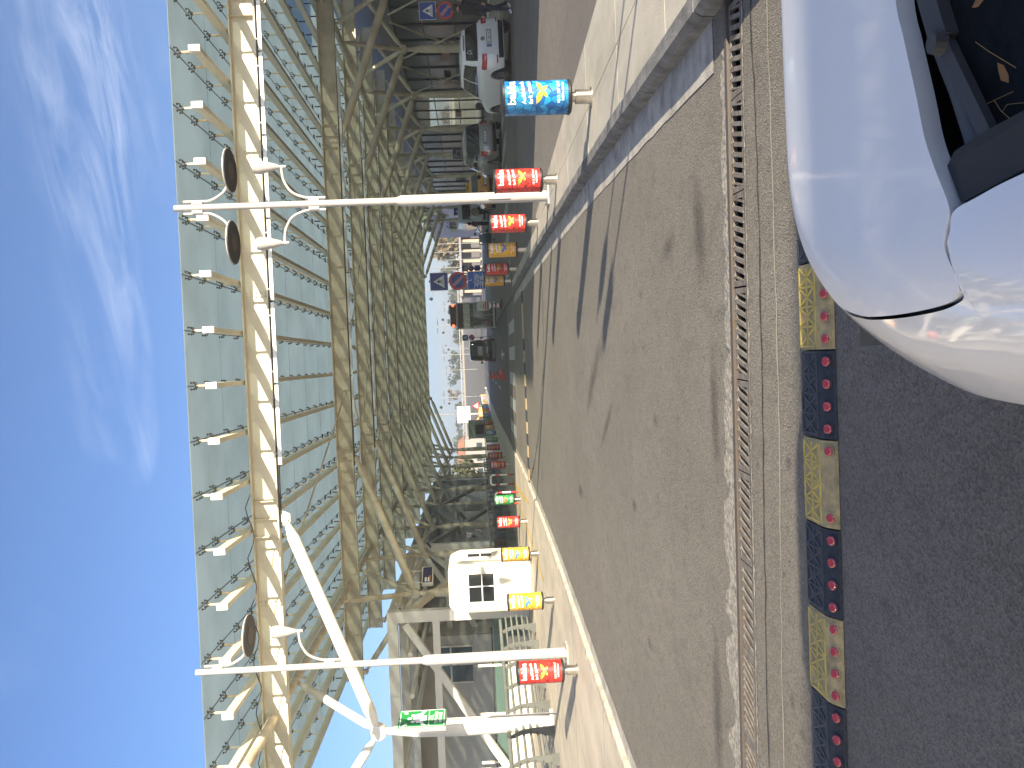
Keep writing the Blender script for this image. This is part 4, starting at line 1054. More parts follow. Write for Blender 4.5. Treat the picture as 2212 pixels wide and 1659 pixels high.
sign_post((8.4, 80, .0), 'small crossing, no parking and blue signs on a dark post past the glass shelter', (('ped', 2.3, .55), ('stop', 1.75, .55), ('blue', 1.2, .5)), 2.6, 0, None, .5)
sign_post((2.45, 90, .0), 'small crossing and no parking signs behind the dark van', (('ped', 2.65, .6), ('stop', 2.0, .6)), 3.0, 0, None, .5)
sign_post((14.5, 62.0, .2), 'dark blue parking sign on the pavement above the silver minivan', (('park', 2.1, .72),), 2.5, R(-12), 'parking signs by the terminal')
sign_post((15.6, 75.0, .2), 'dark blue parking sign on the pavement above the yellow taxi', (('park', 2.1, .8),), 2.5, R(-10), 'parking signs by the terminal')
sign_post((14.2, 84.0, .2), 'crossing sign with a blue panel beyond the taxi', (('ped', 2.6, .75), ('blue', 1.82, .72)), 3.0, R(-6))

sign_post((7.5, 2.9, .11), 'unseen no parking sign added to cast a shadow across the road', (('stop', 2.85, .36),), 3.1, R(10))  # unseen post, added to lay a soft shadow streak on the road
sign_post((6.9, 2.75, .11), 'unseen crossing sign added to cast a shadow across the road', (('ped', 2.8, .36),), 3.05, R(10))  # second unseen post, added for the neighbouring shadow streak
# ================================================================== glass shelter
sh = thing('glass_shelter', 'glass walled taxi cabin with black bands and red lamps on top', 'shelter', (3.25, 62.5, .11), R(-2))
GF = mat('aluminium frame', (.42, .42, .40), .4, .4); BB = mat('black band', (.02, .02, .02), .4)
W2, D2, H2 = 1.78, 1.6, 2.72
for sx in (-1, 1):
    for yq in (0, D2): MB().box((sx * W2 / 2, yq, H2 / 2), (.08, .08, H2)).build('corner_post', GF, sh)
MB().box((0, D2 / 2, .16), (W2, D2, .12)).build('floor', GF, sh)
MB().box((0, D2 / 2, .05), (W2 - .1, D2 - .1, .1)).build('base', BLACKP, sh)
MB().cbox((0, D2 / 2, H2 + .04), (W2 + .14, D2 + .14, .1), .015).build('roof', GF, sh)
for (a, b) in (((-W2 / 2 + .04, 0), (-.28, 0)), ((-.26, 0), (.3, 0)), ((.32, 0), (W2 / 2 - .04, 0)), ((-W2 / 2 + .04, D2), (W2 / 2 - .04, D2)), ((-W2 / 2, .04), (-W2 / 2, D2 - .04)), ((W2 / 2, .04), (W2 / 2, D2 - .04))):
    MB().bar((a[0], a[1], 1.47), (b[0], b[1], 1.47), .02, 2.5).build('glass_pane', SEEGLASS, sh)
for z, h in ((2.49, .36), (1.72, .22), (.3, .12)):
    bb = MB().box((0, -.03, z), (W2 - .1, .025, h)).build('black_band', BB, sh); MB().box((-W2 / 2 - .03, D2 / 2, z), (.025, D2 - .1, h)).build('black_band', BB, sh)
    if z == 1.72:
        tx = MB(); flat_text(tx, 'C', .2, (-.52, -.046, 1.65)); tx.build('lettering', mat('dull silver', (.32, .32, .3), .4), bb); tx = MB(); flat_text(tx, 'REPUX', .19, (.2, -.046, 1.65)); tx.build('lettering', mat('dull silver', (.32, .32, .3), .4), bb)
MB().box((-.56, -.035, .68), (.2, .012, .16)).build('red_sticker', SIGNR, sh)
MB().box((.0, -.04, 1.2), (.03, .03, 2.3)).build('door_edge', GF, sh)
MB().box((0.05, .1, H2 + .3), (1.5, .3, .42)).build('display_box', mat('display maroon', (.035, .012, .012), .4), sh)
lampm = bpy.data.materials.new('red lamp glow'); lampm.use_nodes = True
lampm.node_tree.nodes['Principled BSDF'].inputs['Base Color'].default_value = (.6, .02, .01, 1); lampm.node_tree.nodes['Principled BSDF'].inputs['Emission Color'].default_value = (1, .08, .03, 1); lampm.node_tree.nodes['Principled BSDF'].inputs['Emission Strength'].default_value = 1.6
for sx in (-.68, .75): MB().rod((sx, -.03, H2 + .3), (sx, -.10, H2 + .3), [(0, .1), (.6, .1), (1, .06)], 14).build('red_lamp', lampm, sh, 40)
MB().box((.45, .35, H2 + .36), (.62, .3, .5)).build('vent_box', GREYST, sh)
# notice on a striped stand
ns = thing('notice_stand', 'white notice board on a red and white striped cone stand', 'notice stand', (3.0, 48.2, .11), R(-4))
MB().lathe([(.30, 0), (.30, .05), (.26, .07), (.1, .075)], (0, 0, 0), 20).build('base', RUBBER, ns, 30)
for i, (z0, z1) in enumerate(((.07, .16), (.16, .30), (.30, .38), (.38, .50), (.50, .58))):
    r0, r1 = .13 - .08 * z0, .13 - .08 * z1
    MB().lathe([(r0, z0), (r1, z1)], (0, 0, 0), 16).build('white_band' if i % 2 else 'red_band', SIGNW if i % 2 else mat('cone red', (.35, .03, .03), .5), ns, 30)
MB().prism([(-.06, .56), (.06, .56), (.22, .72), (-.22, .72)], (0, .03, 0), (0, -.015, 0)).build('bracket', SIGNW, ns)
bd = MB().cbox((0, 0, 1.04), (.5, .03, .64), .012).build('board', mat('board cream', (.66, .65, .58), .5), ns)
MB().box((0, -.018, .77), (.48, .004, .08)).build('dark_strip', BB, bd)
t_ = MB(); t_.box((.0, -.018, .9), (.44, .004, .11)).box((-.02, -.018, 1.02), (.26, .004, .06)); t_.build('red_print', mat('print red', (.55, .12, .06), .5), bd)
MB().rod((-.0, -.016, 1.17), (0, -.02, 1.17), [(0, .07), (1, .07)], 14).build('round_mark', mat('print grey', (.5, .5, .45), .5), bd)
# red plastic barrier
rb = thing('plastic_barrier', 'red perforated plastic road barrier standing across the far lane', 'barrier', (-.95, 51.5, .0), R(85))
RP = mat('barrier red', (.62, .05, .02), .45); 
prof = [(-.22, 0), (.22, 0), (.2, .16), (.1, .3), (.07, .9), (-.07, .9), (-.1, .3), (-.2, .16)]
MB().prism([(a, b) for a, b in prof], (2.4, 0, 0), (-.1, 0, 0), (0, 1, 0), (0, 0, 1)).build('body', RP, rb)
for i in range(7):
    for j in range(2): MB().rod((.25 + .3 * i, -.10, .5 + .2 * j), (.25 + .3 * i, .10, .5 + .2 * j), [(0, .05), (1, .05)], 10).build('hole', mat('hole pale', (.55, .42, .38), .6), rb)
for q in range(3): MB().rod((-.115, 0, .42 + .14 * q), (-.09, 0, .42 + .14 * q), [(0, .035), (1, .035)], 10).build('hole', mat('hole pale', (.55, .42, .38), .6), rb)
# pale cabinet by the shelter kerb
MBc = MB().cbox((0, 0, .4), (.9, .5, .8), .02); cb_ = thing('utility_cabinet', 'pale utility cabinet on the pavement beyond the glass shelter', 'cabinet', (3.9, 72, .11)); MBc.build('body', mat('cabinet cream', (.5, .48, .38), .5), cb_); MB().box((0, -.26, .55), (.7, .02, .3)).build('door', mat('cabinet door', (.35, .38, .36), .5), cb_)
# ================================================================== vehicles
def interp(P, x):
    if x <= P[0][0]: return P[0][1]
    for (a, b), (c, d) in zip(P, P[1:]):
        if x <= c:
            t = (x - a) / (c - a); t = t * t * (3 - 2 * t); return b + (d - b) * t
    return P[-1][1]
def sgnp(v, e): return math.copysign(abs(v) ** e, v)
def car(name, label, cat, loc, rz, Ln, W, belt, roof, gb, gt, paint, zb=.24, wheel=(.31, -1.3, 1.3), plate=None, rear_light=(.60, .86, .52, .86), wins=((-.93, -.38), (-.33, .22), (.27, .86)), rear_win=(.80, .16, .90), group=None, light_h=None, low=None, mirror=BLACKP):
    t = thing(name, label, cat, loc, rz, group)
    e1, e2 = 2 / 6.5, 2 / 5.0
    K = [(0, .93), (.12, .975), (.3, 1), (.6, .995), (.82, .975), (.93, .95), (1, .905)]
    def P(th, f, off=0.):
        c, s = math.cos(th), math.sin(th); k = interp(K, f)
        ox, oy = sgnp(c, e1) * W / 2, sgnp(s, e1) * Ln / 2
        nz = Vector((sgnp(c, 2 - e1) / W, sgnp(s, 2 - e1) / Ln, 0)); nz = nz.normalized() if nz.length > 0 else Vector((1, 0, 0))
        x, y_ = ox * (k + (0 if abs(c) > .3 else 0)), oy * (.5 + k / 2)
        return Vector((x, y_, zb + (interp(belt, y_) - zb) * f)) + nz * off
    NT = 88; FS = [0, .06, .12, .22, .34, .48, .62, .74, .84, .92, .97, 1]
    bm = bmesh.new(); rings = []
    for f in FS: rings.append([bm.verts.new(P(2 * math.pi * i / NT, f)) for i in range(NT)])
    top = FS[-1]
    for q in (.85, .6, .3, 0.):
        r_ = []
        for i in range(NT):
            p = P(2 * math.pi * i / NT, 1.0); r_.append(bm.verts.new((p.x * q, p.y, p.z + .05 * (1 - q * q))))
        rings.append(r_)
    low_r = []
    for q in (.6, 0.):
        low_r.append([bm.verts.new((P(2 * math.pi * i / NT, 0).x * q, P(2 * math.pi * i / NT, 0).y, zb)) for i in range(NT)])
    rings = low_r[::-1] + rings
    for a, b in zip(rings, rings[1:]):
        for i in range(NT): bm.faces.new((a[i], a[(i + 1) % NT], b[(i + 1) % NT], b[i]))
    bmesh.ops.remove_doubles(bm, verts=bm.verts[:], dist=.0008); bmesh.ops.recalc_face_normals(bm, faces=bm.faces[:])
    me = bpy.data.meshes.new('body'); bm.to_mesh(me); bm.free()
    bo = link('body', me, None)
    wr, yr, yf = wheel; cut = MB()
    for yy in (yr, yf):
        for sx in (-1, 1): cut.cyl((sx * (W / 2 - .26), yy, wr + .01), (sx * (W / 2 + .2), yy, wr + .01), wr * 1.16, None, 28)
    co = cut.build('cut', None)
    md = bo.modifiers.new('b', 'BOOLEAN'); md.object = co; md.operation = 'DIFFERENCE'; md.solver = 'EXACT'
    dg = bpy.context.evaluated_depsgraph_get(); dg.update()
    me2 = bpy.data.meshes.new_from_object(bo.evaluated_get(dg))
    bpy.data.objects.remove(bo); bpy.data.objects.remove(co)
    me2.name = 'body'; me2.materials.clear(); me2.materials.append(paint)
    me2.polygons.foreach_set('use_smooth', [True] * len(me2.polygons)); me2.set_sharp_from_angle(angle=R(38))
    body = link('body', me2, t)
    yb0, yb1, wb = gb; yt0, yt1, wt_ = gt
    def Q(th, h, off=0.):
        c, s = math.cos(th), math.sin(th); a, b = sgnp(c, e2), sgnp(s, e2)
        bul = .035 * math.sin(math.pi * h)
        yb, yt = (yb0 + yb1) / 2 + b * (yb1 - yb0) / 2, (yt0 + yt1) / 2 + b * (yt1 - yt0) / 2
        x = a * (wb + (wt_ - wb) * h + bul); y_ = yb + (yt - yb) * h + bul * b * .6
        z0 = interp(belt, yb) - .03; z1 = interp(roof, yt)
        nz = Vector((sgnp(c, 2 - e2), sgnp(s, 2 - e2), .35)).normalized()
        return Vector((x, y_, z0 + (z1 - z0) * h ** .92)) + nz * off
    bm = bmesh.new(); rings = []
    for h in (0, .15, .35, .55, .75, .88, .96, 1): rings.append([bm.verts.new(Q(2 * math.pi * i / NT, h)) for i in range(NT)])
    for q in (.93, .75, .4, 0.):
        rings.append([bm.verts.new((Q(2 * math.pi * i / NT, 1).x * q, Q(2 * math.pi * i / NT, 1).y * (1 - .02 * (1 - q)), Q(2 * math.pi * i / NT, 1).z + .045 * (1 - q * q))) for i in range(NT)])
    for a, b in zip(rings, rings[1:]):
        for i in range(NT): bm.faces.new((a[i], a[(i + 1) % NT], b[(i + 1) % NT], b[i]))
    bmesh.ops.remove_doubles(bm, verts=bm.verts[:], dist=.0008); bmesh.ops.recalc_face_normals(bm, faces=bm.faces[:])
    MB().bm(bm).build('cabin', paint, t, 40)
    ax = lambda fr, e: math.acos(math.copysign(abs(fr) ** (1 / e), fr))
    ay = lambda fr, e: math.asin(math.copysign(abs(fr) ** (1 / e), fr))
    def patch(nm, S_, a0, a1, h0, h1, off, m, par, nu=14, nv=6, rnd_=0.):
        def f(u, v):
            # rounded corners: pull corner samples in
            return S_(a0 + (a1 - a0) * u, h0 + (h1 - h0) * v, off)
        return MB().grid(f, nu, nv).build(nm, m, par, True)
    rw, r0, r1 = rear_win
    patch('rear_window', Q, -ax(-rw, e2), -ax(rw, e2), r0, r1, .006, CARGLASS, t)
    patch('windscreen', Q, ax(-.86, e2), ax(.86, e2), .08, .93, .006, CARGLASS, t)
    for sx in (-1, 1):
        for (w0, w1) in wins:
            a0, a1 = ay(w0, e2), ay(w1, e2)
            if sx < 0: a0, a1 = math.pi - a0, math.pi - a1
            patch('side_window', Q, a0, a1, .14, .86, .006, CARGLASS, t)
        # rear lamp cluster wrapping the corner
        xi, yo, f0, f1 = rear_light
        a0, a1 = -ax(xi, e1), -math.asin(yo ** (1 / e1))
        if sx < 0: a0, a1 = -math.pi - a0, -math.pi - a1
        am = a0 + (a1 - a0) * .45
        if light_h: patch('tail_light', Q, a0, a1, light_h[0], light_h[1], .01, REDL, t, 14, 6)
        else:
            patch('tail_light', P, a0, a1, f0, f1, .008, REDL, t, 16, 5)
            patch('reversing_light', P, a0 + (a1 - a0) * .1, a0 + (a1 - a0) * .35, f0 + (f1 - f0) * .3, f0 + (f1 - f0) * .45, .012, CLEARL, t, 6, 2)
        # bumper reflector, front lamp, mirror, handles
        b0, b1 = -ax(.62, e1), -ax(.86, e1)
        if sx < 0: b0, b1 = -math.pi - b0, -math.pi - b1
        patch('bumper_reflector', P, b0, b1, .26, .31, .008, REDL, t, 6, 2)
        c0, c1 = ax(.55, e1), math.asin(.9 ** (1 / e1))
        if sx < 0: c0, c1 = math.pi - c0, math.pi - c1
        patch('headlight', P, c0, c1, .6, .82, .008, CLEARL, t, 12, 4)
        yw = yb1 - .42; zq = interp(belt, yw) + .06
        mr = MB().rod((sx * (wb + .04), yw + .02, zq + .03), (sx * (wb + .26), yw - .02, zq + .06), [(0, .03), (.2, .05), (.35, .10), (.85, .10), (1, .06)], 12).build('mirror', mirror, t, 40)
        for yy in (-.1, .95):
            if len(wins) == 3: MB().cbox((sx * (W / 2 - .004), yy - .5, interp(belt, 0) - .16), (.03, .18, .03), .008).build('door_handle', paint, t)
        for yy, nm in ((yr, 'wheel'), (yf, 'wheel')):
            wh = MB().rod((sx * (W / 2 - .21), yy, wr), (sx * (W / 2 - .012), yy, wr), [(0, wr * .7), (0, wr * .96), (.12, wr), (.85, wr), (1, wr * .95), (1, wr * .68)], 30).build('wheel', RUBBER, t, 40)
            MB().rod((sx * (W / 2 - .05), yy, wr), (sx * (W / 2 - .02), yy, wr), [(0, wr * .67), (1, wr * .66), (1, wr * .6)], 28).build('rim', DARKST, wh, 40)
            sp = MB(); X0 = sx * (W / 2 - .012)
            for q in range(8):
                a = q * math.pi / 4 + .2; sp.bar((X0, yy, wr), (X0, yy + math.cos(a) * wr * .64, wr + math.sin(a) * wr * .64), wr * .11, .02, (1, 0, 0))
            sp.rod((X0 - sx * .02, yy, wr), (X0 + sx * .006, yy, wr), [(0, wr * .18), (1, wr * .15)], 12)
            sp.rod((X0 - sx * .015, yy, wr), (X0 + sx * .002, yy, wr), [(0, wr * .68), (1, wr * .66), (1, wr * .60), (0, wr * .60)], 28)
            sp.build('spokes', ALLOY, wh)
    # dark lower rear bumper
    a0, a1 = -ax(-.72, e1), -ax(.72, e1)
    patch('lower_bumper', P, a0, a1, .02, .22 if low is None else low, .006, BLACKP, t, 16, 4)
    yk = -Ln / 2 - .004
    if plate:
        zp = zb + (interp(belt, -Ln / 2) - zb) * plate[1]
        p0 = P(-math.pi / 2, plate[1], .016)
        MB().cbox((0, p0.y + .004, p0.z), (.58, .012, .15), .003).build('plate_holder', BLACKP, t)
        pl = MB().cbox((0, p0.y, p0.z), (.53, .012, .115), .003).build('number_plate', SIGNW, t)
        MB().box((-.235, p0.y - .0075, p0.z), (.05, .004, .105)).build('blue_strip', SIGNB2, pl)
        tx = MB(); flat_text(tx, plate[0], .105, (.02, p0.y - .0085, p0.z - .037), bold=.001, fit=.42); tx.build('lettering', SIGNK, pl)
    return t, P, Q
def carpaint(name, col, metal=0., rough=.35): return mat(name, col, rough, metal, coat=1.)
PW = carpaint('white car paint', (.82, .83, .84)); PS = carpaint('silver car paint', (.36, .35, .33), .55, .35); PY = carpaint('taxi yellow paint', (.68, .32, .01)); PD = carpaint('dark green car paint', (.018, .026, .022)); PV = carpaint('white van paint', (.55, .57, .58))
hat, P_, Q_ = car('hatchback', 'white hatchback with dark rear window parked beside the walking man', 'car', (9.88, 30.2, .11), R(8), 4.12, 1.78,
    [(-2.06, 1.02), (-1.6, 1.05), (0, 1.0), (.75, .98), (1.5, .86), (2.06, .68)], [(-1.7, 1.56), (-.8, 1.64), (0, 1.65), (.6, 1.58)],
    (-1.97, 1.18, .80), (-1.68, .42, .60), PW, plate=('35 UJU 62', .60), rear_light=(.58, .80, .70, .90), wins=((-.80, -.10), (-.04, .66)), rear_win=(.80, .12, .80))
p0 = P_(-math.pi / 2, .9, .012)
MB().rod((0, p0.y, p0.z - .04), (0, p0.y - .015, p0.z - .04), [(0, .075), (1, .07)], 20).build('maker_badge', CHROME, hat, 40).scale = (1, 1, 1)
q0 = Q_(-math.pi / 2, .86, .03); MB().cbox((0, q0.y - .02, q0.z + .02), (.5, .05, .035), .01).build('brake_light', REDL, hat)
st = MB(); q1 = Q_(-math.pi / 2, .5, .014)
for a, b in (((-.42, .05), (-.36, .11)), ((-.36, .11), (-.29, .05)), ((-.29, .05), (-.36, -.01)), ((-.42, .03), (-.40, -.05)), ((-.31, .0), (-.27, -.06)), ((-.36, 0), (-.42, -.06))):
    st.bar((a[0], q1.y, q1.z + a[1]), (b[0], q1.y, q1.z + b[1]), .006, .025, (0, 1, 0))
st.build('white_sticker', SIGNW, hat)
car('minivan', 'silver minivan parked nose away ahead of the white hatchback', 'car', (9.72, 41.2, .11), R(1.5), 4.5, 1.76,
    [(-2.25, .98), (-1.5, 1.02), (0, .98), (1.0, .95), (1.7, .84), (2.25, .66)], [(-2.0, 1.62), (-1.0, 1.71), (0, 1.70), (.6, 1.6)],
    (-2.17, 1.5, .80), (-1.95, .55, .62), PS, plate=('35 CJ 9718'[:9], .66), rear_light=(.7, .9, .55, .95), rear_win=(.84, .04, .9))
tx_, P_, Q_ = car('taxi', 'yellow taxi sedan with a roof sign ahead of the silver minivan', 'taxi', (9.95, 51.6, .11), R(1.5), 4.45, 1.72,
    [(-2.22, .98), (-1.4, 1.0), (0, .93), (.9, .92), (1.6, .82), (2.22, .64)], [(-1.2, 1.40), (-.5, 1.49), (.1, 1.49), (.4, 1.44)],
    (-1.75, 1.25, .78), (-1.0, .35, .58), PY, plate=('35 T 1', .5), rear_light=(.66, .88, .60, .92), wins=((-.75, -.05), (0, .72)))
sg = MB().cbox((0, -.25, 1.62), (.7, .16, .16), .02).build('roof_sign', mat('taxi sign yellow', (.75, .5, .03), .4), tx_)
q = MB(); flat_text(q, 'TAKSİ', .13, (0, -.334, 1.575), bold=.003); q.build('lettering', SIGNK, sg); MB().cyl((-.2, -.25, 1.48), (-.2, -.25, 1.56), .02, None, 8).cyl((.2, -.25, 1.48), (.2, -.25, 1.56), .02, None, 8).build('sign_leg', BLACKP, tx_)
car('van', 'dark green van driving away past the glass shelter', 'van', (.95, 76.6, .0), R(-1), 4.9, 1.98,
    [(-2.45, 1.05), (0, 1.05), (1.3, 1.05), (2.0, .95), (2.45, .7)], [(-2.3, 2.1), (0, 2.16), (.9, 2.1), (1.2, 2.05)],
    (-2.4, 1.95, .93), (-2.32, 1.0, .82), PD, plate=('35 A 20', .55), rear_light=(.84, .9, .35, .98), wheel=(.33, -1.5, 1.55), rear_win=(.84, .05, .88))
car('van', 'white van with tall body parked beyond the yellow taxi', 'van', (12.3, 76, .11), R(2), 5.4, 2.0,
    [(-2.7, 1.15), (0, 1.12), (1.5, 1.1), (2.2, 1.0), (2.7, .75)], [(-2.5, 2.5), (0, 2.55), (1.1, 2.5), (1.4, 2.4)],
    (-2.65, 2.2, .95), (-2.55, 1.1, .88), PV, rear_light=(.86, .92, .4, .98), wheel=(.34, -1.7, 1.75), wins=((.45, .9),), rear_win=(.7, .25, .75))

car('shade_bus', 'unseen white bus added crosswise to shade the parked white car', 'shade_bus', (4.6, -4.1, 0), R(90), 7.6, 2.1,  # unseen bus, added so its roof edge shades the bonnet and near road
    [(-3.8, 1.3), (0, 1.3), (2.6, 1.3), (3.3, 1.1), (3.8, .8)], [(-3.5, 2.72), (0, 2.74), (2.2, 2.72), (2.6, 2.6)],
    (-3.75, 3.3, 1.0), (-3.65, 2.4, .95), PV, wheel=(.36, -2.3, 2.5))
# ------------------------------------------------------------------ the white car right beside the camera
mc = thing('parked_car', 'white car whose bonnet and windscreen base fill the corner next to the speed bump', 'car', (.88, 0, 0))
MO = Vector((.88, 0, 0))
PWC = mat('pearl white paint', (.84, .85, .87), .5, .0, coat=.22, spec=.3)
OUT = catmull([(-.108, .3, 0), (-.108, .9, 0), (-.108, 1.25, 0), (-.105, 1.41, 0), (-.093, 1.57, 0), (-.058, 1.75, 0), (.003, 1.935, 0), (.103, 2.11, 0), (.278, 2.27, 0), (.56, 2.35, 0), (.88, 2.37, 0)], 120)
OUT2 = [Vector((p.x, p.y)) for p in OUT] + [Vector((1.76 - p.x, p.y)) for p in OUT[::-1][1:]]
base_prof = [(.3, 1.03), (1.1, 1.0), (1.3, .985), (1.6, .961), (1.87, .932), (2.04, .90), (2.16, .862), (2.24, .81), (2.30, .745), (2.36, .66), (2.46, .5)]
def lin(Pf, x):
    if x <= Pf[0][0]: return Pf[0][1]
    for (a, b), (c, d) in zip(Pf, Pf[1:]):
        if x <= c: return b + (d - b) * (x - a) / (c - a)
    return Pf[-1][1]
def base_z(y_): return sum(lin(base_prof, y_ + .02 * q) for q in range(-4, 5)) / 9
def dist_out(x, y_):
    p = Vector((x, y_)); best = 9
    for a, b in zip(OUT2, OUT2[1:]):
        d = b - a; t = max(0, min(1, (p - a).dot(d) / max(1e-9, d.dot(d)))); q = (a + d * t - p).length
        if q < best: best = q
    return best
def zf(x, y_):
    t = max(0, 1 - dist_out(x, y_) / .30)
    return base_z(y_) - .215 * t ** 2.6
LCUR = catmull([(.07, 1.192, 0), (.059, 1.223, 0), (.052, 1.294, 0), (.049, 1.425, 0), (.051, 1.557, 0), (.057, 1.646, 0), (.078, 1.80, 0)], 40)
RCUR = catmull([(.07, 1.192, 0), (.091, 1.187, 0), (.115, 1.194, 0), (.133, 1.197, 0), (.154, 1.185, 0), (.181, 1.173, 0), (.242, 1.213, 0), (.293, 1.243, 0), (.355, 1.265, 0), (.413, 1.288, 0), (.464, 1.308, 0), (.52, 1.329, 0), (.68, 1.353, 0), (.88, 1.365, 0)], 80)
FCUR = catmull([(.078, 1.80, 0), (.15, 2.03, 0), (.31, 2.20, 0), (.56, 2.275, 0), (.88, 2.295, 0)], 80)
def samp(C, t):
    k = t * (len(C) - 1); i = min(int(k), len(C) - 2); return C[i].lerp(C[i + 1], k - i)
def coons(u, v):
    l, r_ = samp(LCUR, v), Vector((.88, 1.365 + (2.295 - 1.365) * v, 0))
    a, b = samp(RCUR, u), samp(FCUR, u)
    c00, c10, c01, c11 = RCUR[0], RCUR[-1], FCUR[0], FCUR[-1]
    return (l * (1 - u) + r_ * u) + (a * (1 - v) + b * v) - (c00 * ((1 - u) * (1 - v)) + c10 * (u * (1 - v)) + c01 * ((1 - u) * v) + c11 * (u * v))
def hood_pt(u, v, mir=False):
    p = coons(u, v); z = zf(p.x, p.y) + .001
    e = min(v / .04, 1) if u > .3 else 1
    x = 1.76 - p.x if mir else p.x
    return Vector((x, p.y, z)) - MO
hd = MB(); NU, NV = 60, 46
hd.grid(lambda u, v: hood_pt(u, v), NU, NV); hd.grid(lambda u, v: hood_pt(1 - u, v, True), NU, NV)
def skirt(mb, fn, n, depth=.03, inn=(0, 0)):
    P0 = [fn(i / n) for i in range(n + 1)]
    mb.add([q for p in P0 for q in (p, p + Vector((inn[0], inn[1], -depth)))], [(2 * i, 2 * i + 1, 2 * i + 3, 2 * i + 2) for i in range(n)])
for mir in (False, True):
    skirt(hd, lambda t: hood_pt(0, t, mir), NV, .03, (.006 if not mir else -.006, 0)); skirt(hd, lambda t: hood_pt(t, 0, mir), NU, .035, (0, .012)); skirt(hd, lambda t: hood_pt(t, 1, mir), NU)
bmx = bmesh.new(); tmpm = hd.mesh('x', None); bmx.from_mesh(tmpm); bmesh.ops.remove_doubles(bmx, verts=bmx.verts[:], dist=.0006); bmesh.ops.recalc_face_normals(bmx, faces=bmx.faces[:])
MB().bm(bmx).build('bonnet', PWC, mc, 50, fix=False)
# wings: from the panel gap out to the flank
INN = catmull([(.20, .3, 0), (.195, .8, 0), (.19, 1.0, 0), (.182, 1.1, 0), (.174, 1.163, 0), (.151, 1.177, 0), (.132, 1.190, 0), (.093, 1.180, 0), (.064, 1.187, 0), (.053, 1.221, 0), (.046, 1.294, 0), (.043, 1.425, 0), (.045, 1.557, 0), (.051, 1.648, 0), (.072, 1.805, 0), (.143, 2.037, 0), (.306, 2.207, 0), (.56, 2.283, 0), (.88, 2.303, 0)], 200)
def near_out(t):
    return samp(OUT, t)
ts_in = [i / 180 for i in range(181)]
# match by y so that strips stay square
def out_for(p, i):
    if p.y < 1.75:
        for a, b in zip(OUT, OUT[1:]):
            if a.y <= p.y <= b.y: return a.lerp(b, (p.y - a.y) / max(1e-9, b.y - a.y))
    j0 = next(k for k, q in enumerate(INN) if q.y >= 1.75); o0 = next(k for k, q in enumerate(OUT) if q.y >= 1.75)
    t = (i - j0) / (len(INN) - 1 - j0); k = o0 + t * (len(OUT) - 1 - o0); kk = min(int(k), len(OUT) - 2); return OUT[kk].lerp(OUT[kk + 1], k - kk)
def wing_strip(mir):
    mb = MB(); nC = 16; rows_ = []
    for i, p in enumerate(INN):
        o = out_for(p, i); row = []
        sgn = -1 if mir else 1
        for j in range(nC + 1):
            q = p.lerp(o, 1 - (1 - j / nC) ** 1.5); z = zf(q.x, q.y)
            row.append((q.x, q.y, z))
        zb_ = row[-1][2]
        for dz, dx in ((.06, -.010), (.14, -.014), (.24, -.006), (.36, .01), (zb_ - .2, .04)):
            nx = (o.x - p.x); ny = (o.y - p.y); l_ = math.hypot(nx, ny) or 1
            row.append((o.x - dx * -nx / l_ * -1 * (1 if True else 1), o.y - dx * ny / l_, zb_ - dz))
        row = [Vector((p.x, p.y, row[0][2] - .03))] + [Vector(r_) for r_ in row]
        if mir: row = [Vector((1.76 - r_[0], r_[1], r_[2])) for r_ in row]
        rows_.append([r_ - MO for r_ in row])
    n = len(rows_[0])
    mb.add([q for r_ in rows_ for q in r_], [(a * n + b, a * n + b + 1, (a + 1) * n + b + 1, (a + 1) * n + b) for a in range(len(rows_) - 1) for b in range(n - 1)])
    return mb
PWP = mat('pearl white paint polished', (.84, .85, .87), .5, .0, coat=1., spec=.3)
for mir in (False, True): wing_strip(mir).build('wing', PWP, mc, 60)
# dark gap under the bonnet edges, engine bay floor
gp_ = MB(); gp_.grid(lambda u, v: Vector((.0 + 1.76 * u, .5 + 1.7 * v, min(.80, base_z(.5 + 1.7 * v) - .16))) - MO, 6, 12); gp_.build('engine_bay', BLACKP, mc)
# scuttle, windscreen, wipers
SC = mat('scuttle plastic', (.008, .008, .009), .6, var=.3, vs=25, spec=.2); GREYR = mat('grey seal', (.10, .105, .105), .6)
sm_ = MB()
sm_.grid(lambda u, v: Vector((.20 + 1.36 * u, 1.02 + .05 * math.sin(math.pi * u) + (.16 + .12 * math.sin(math.pi * u) ** .5) * v, .935 - .02 * math.sin(v * math.pi))) - MO, 24, 8); sm_.build('scuttle_panel', SC, mc, True)
sl_ = []
for i in range(41):
    t = i / 40; p = samp(RCUR, .42 + .58 * t); sl_.append(Vector((p.x + .01, p.y - .028 - .012 * math.sin(t * 9), base_z(p.y) - .045)) - MO)
MB().tube(sl_, .016, 8).build('bonnet_seal', GREYR, mc, True)
co_ = MB(); pl_ = [(.186, 1.166), (.243, 1.203), (.258, 1.18), (.264, 1.10), (.262, .98), (.255, .8), (.205, .8), (.196, 1.0)]
co_.add([Vector((x, y_, base_z(y_) - .012 + (.03 * smooth(1.1, .8, y_)))) - MO for x, y_ in pl_] + [Vector((x, y_, base_z(y_) - .06)) - MO for x, y_ in pl_], [tuple(range(8))] + [(i, (i + 1) % 8, (i + 1) % 8 + 8, i + 8) for i in range(8)])
co_.build('scuttle_corner', mat('corner trim', (.03, .03, .033), .6, spec=.25), mc)
def screen(u, v):
    a = math.sin(math.pi * u)
    yb_, yt_ = 1.0 + .10 * a ** .8, .32 + .08 * a; zb2, zt2 = .955, 1.40 + .03 * a
    xw = .665 - .10 * v
    return Vector((.88 - xw + 2 * xw * u, yb_ + (yt_ - yb_) * v, zb2 + (zt2 - zb2) * (v ** .93))) - MO
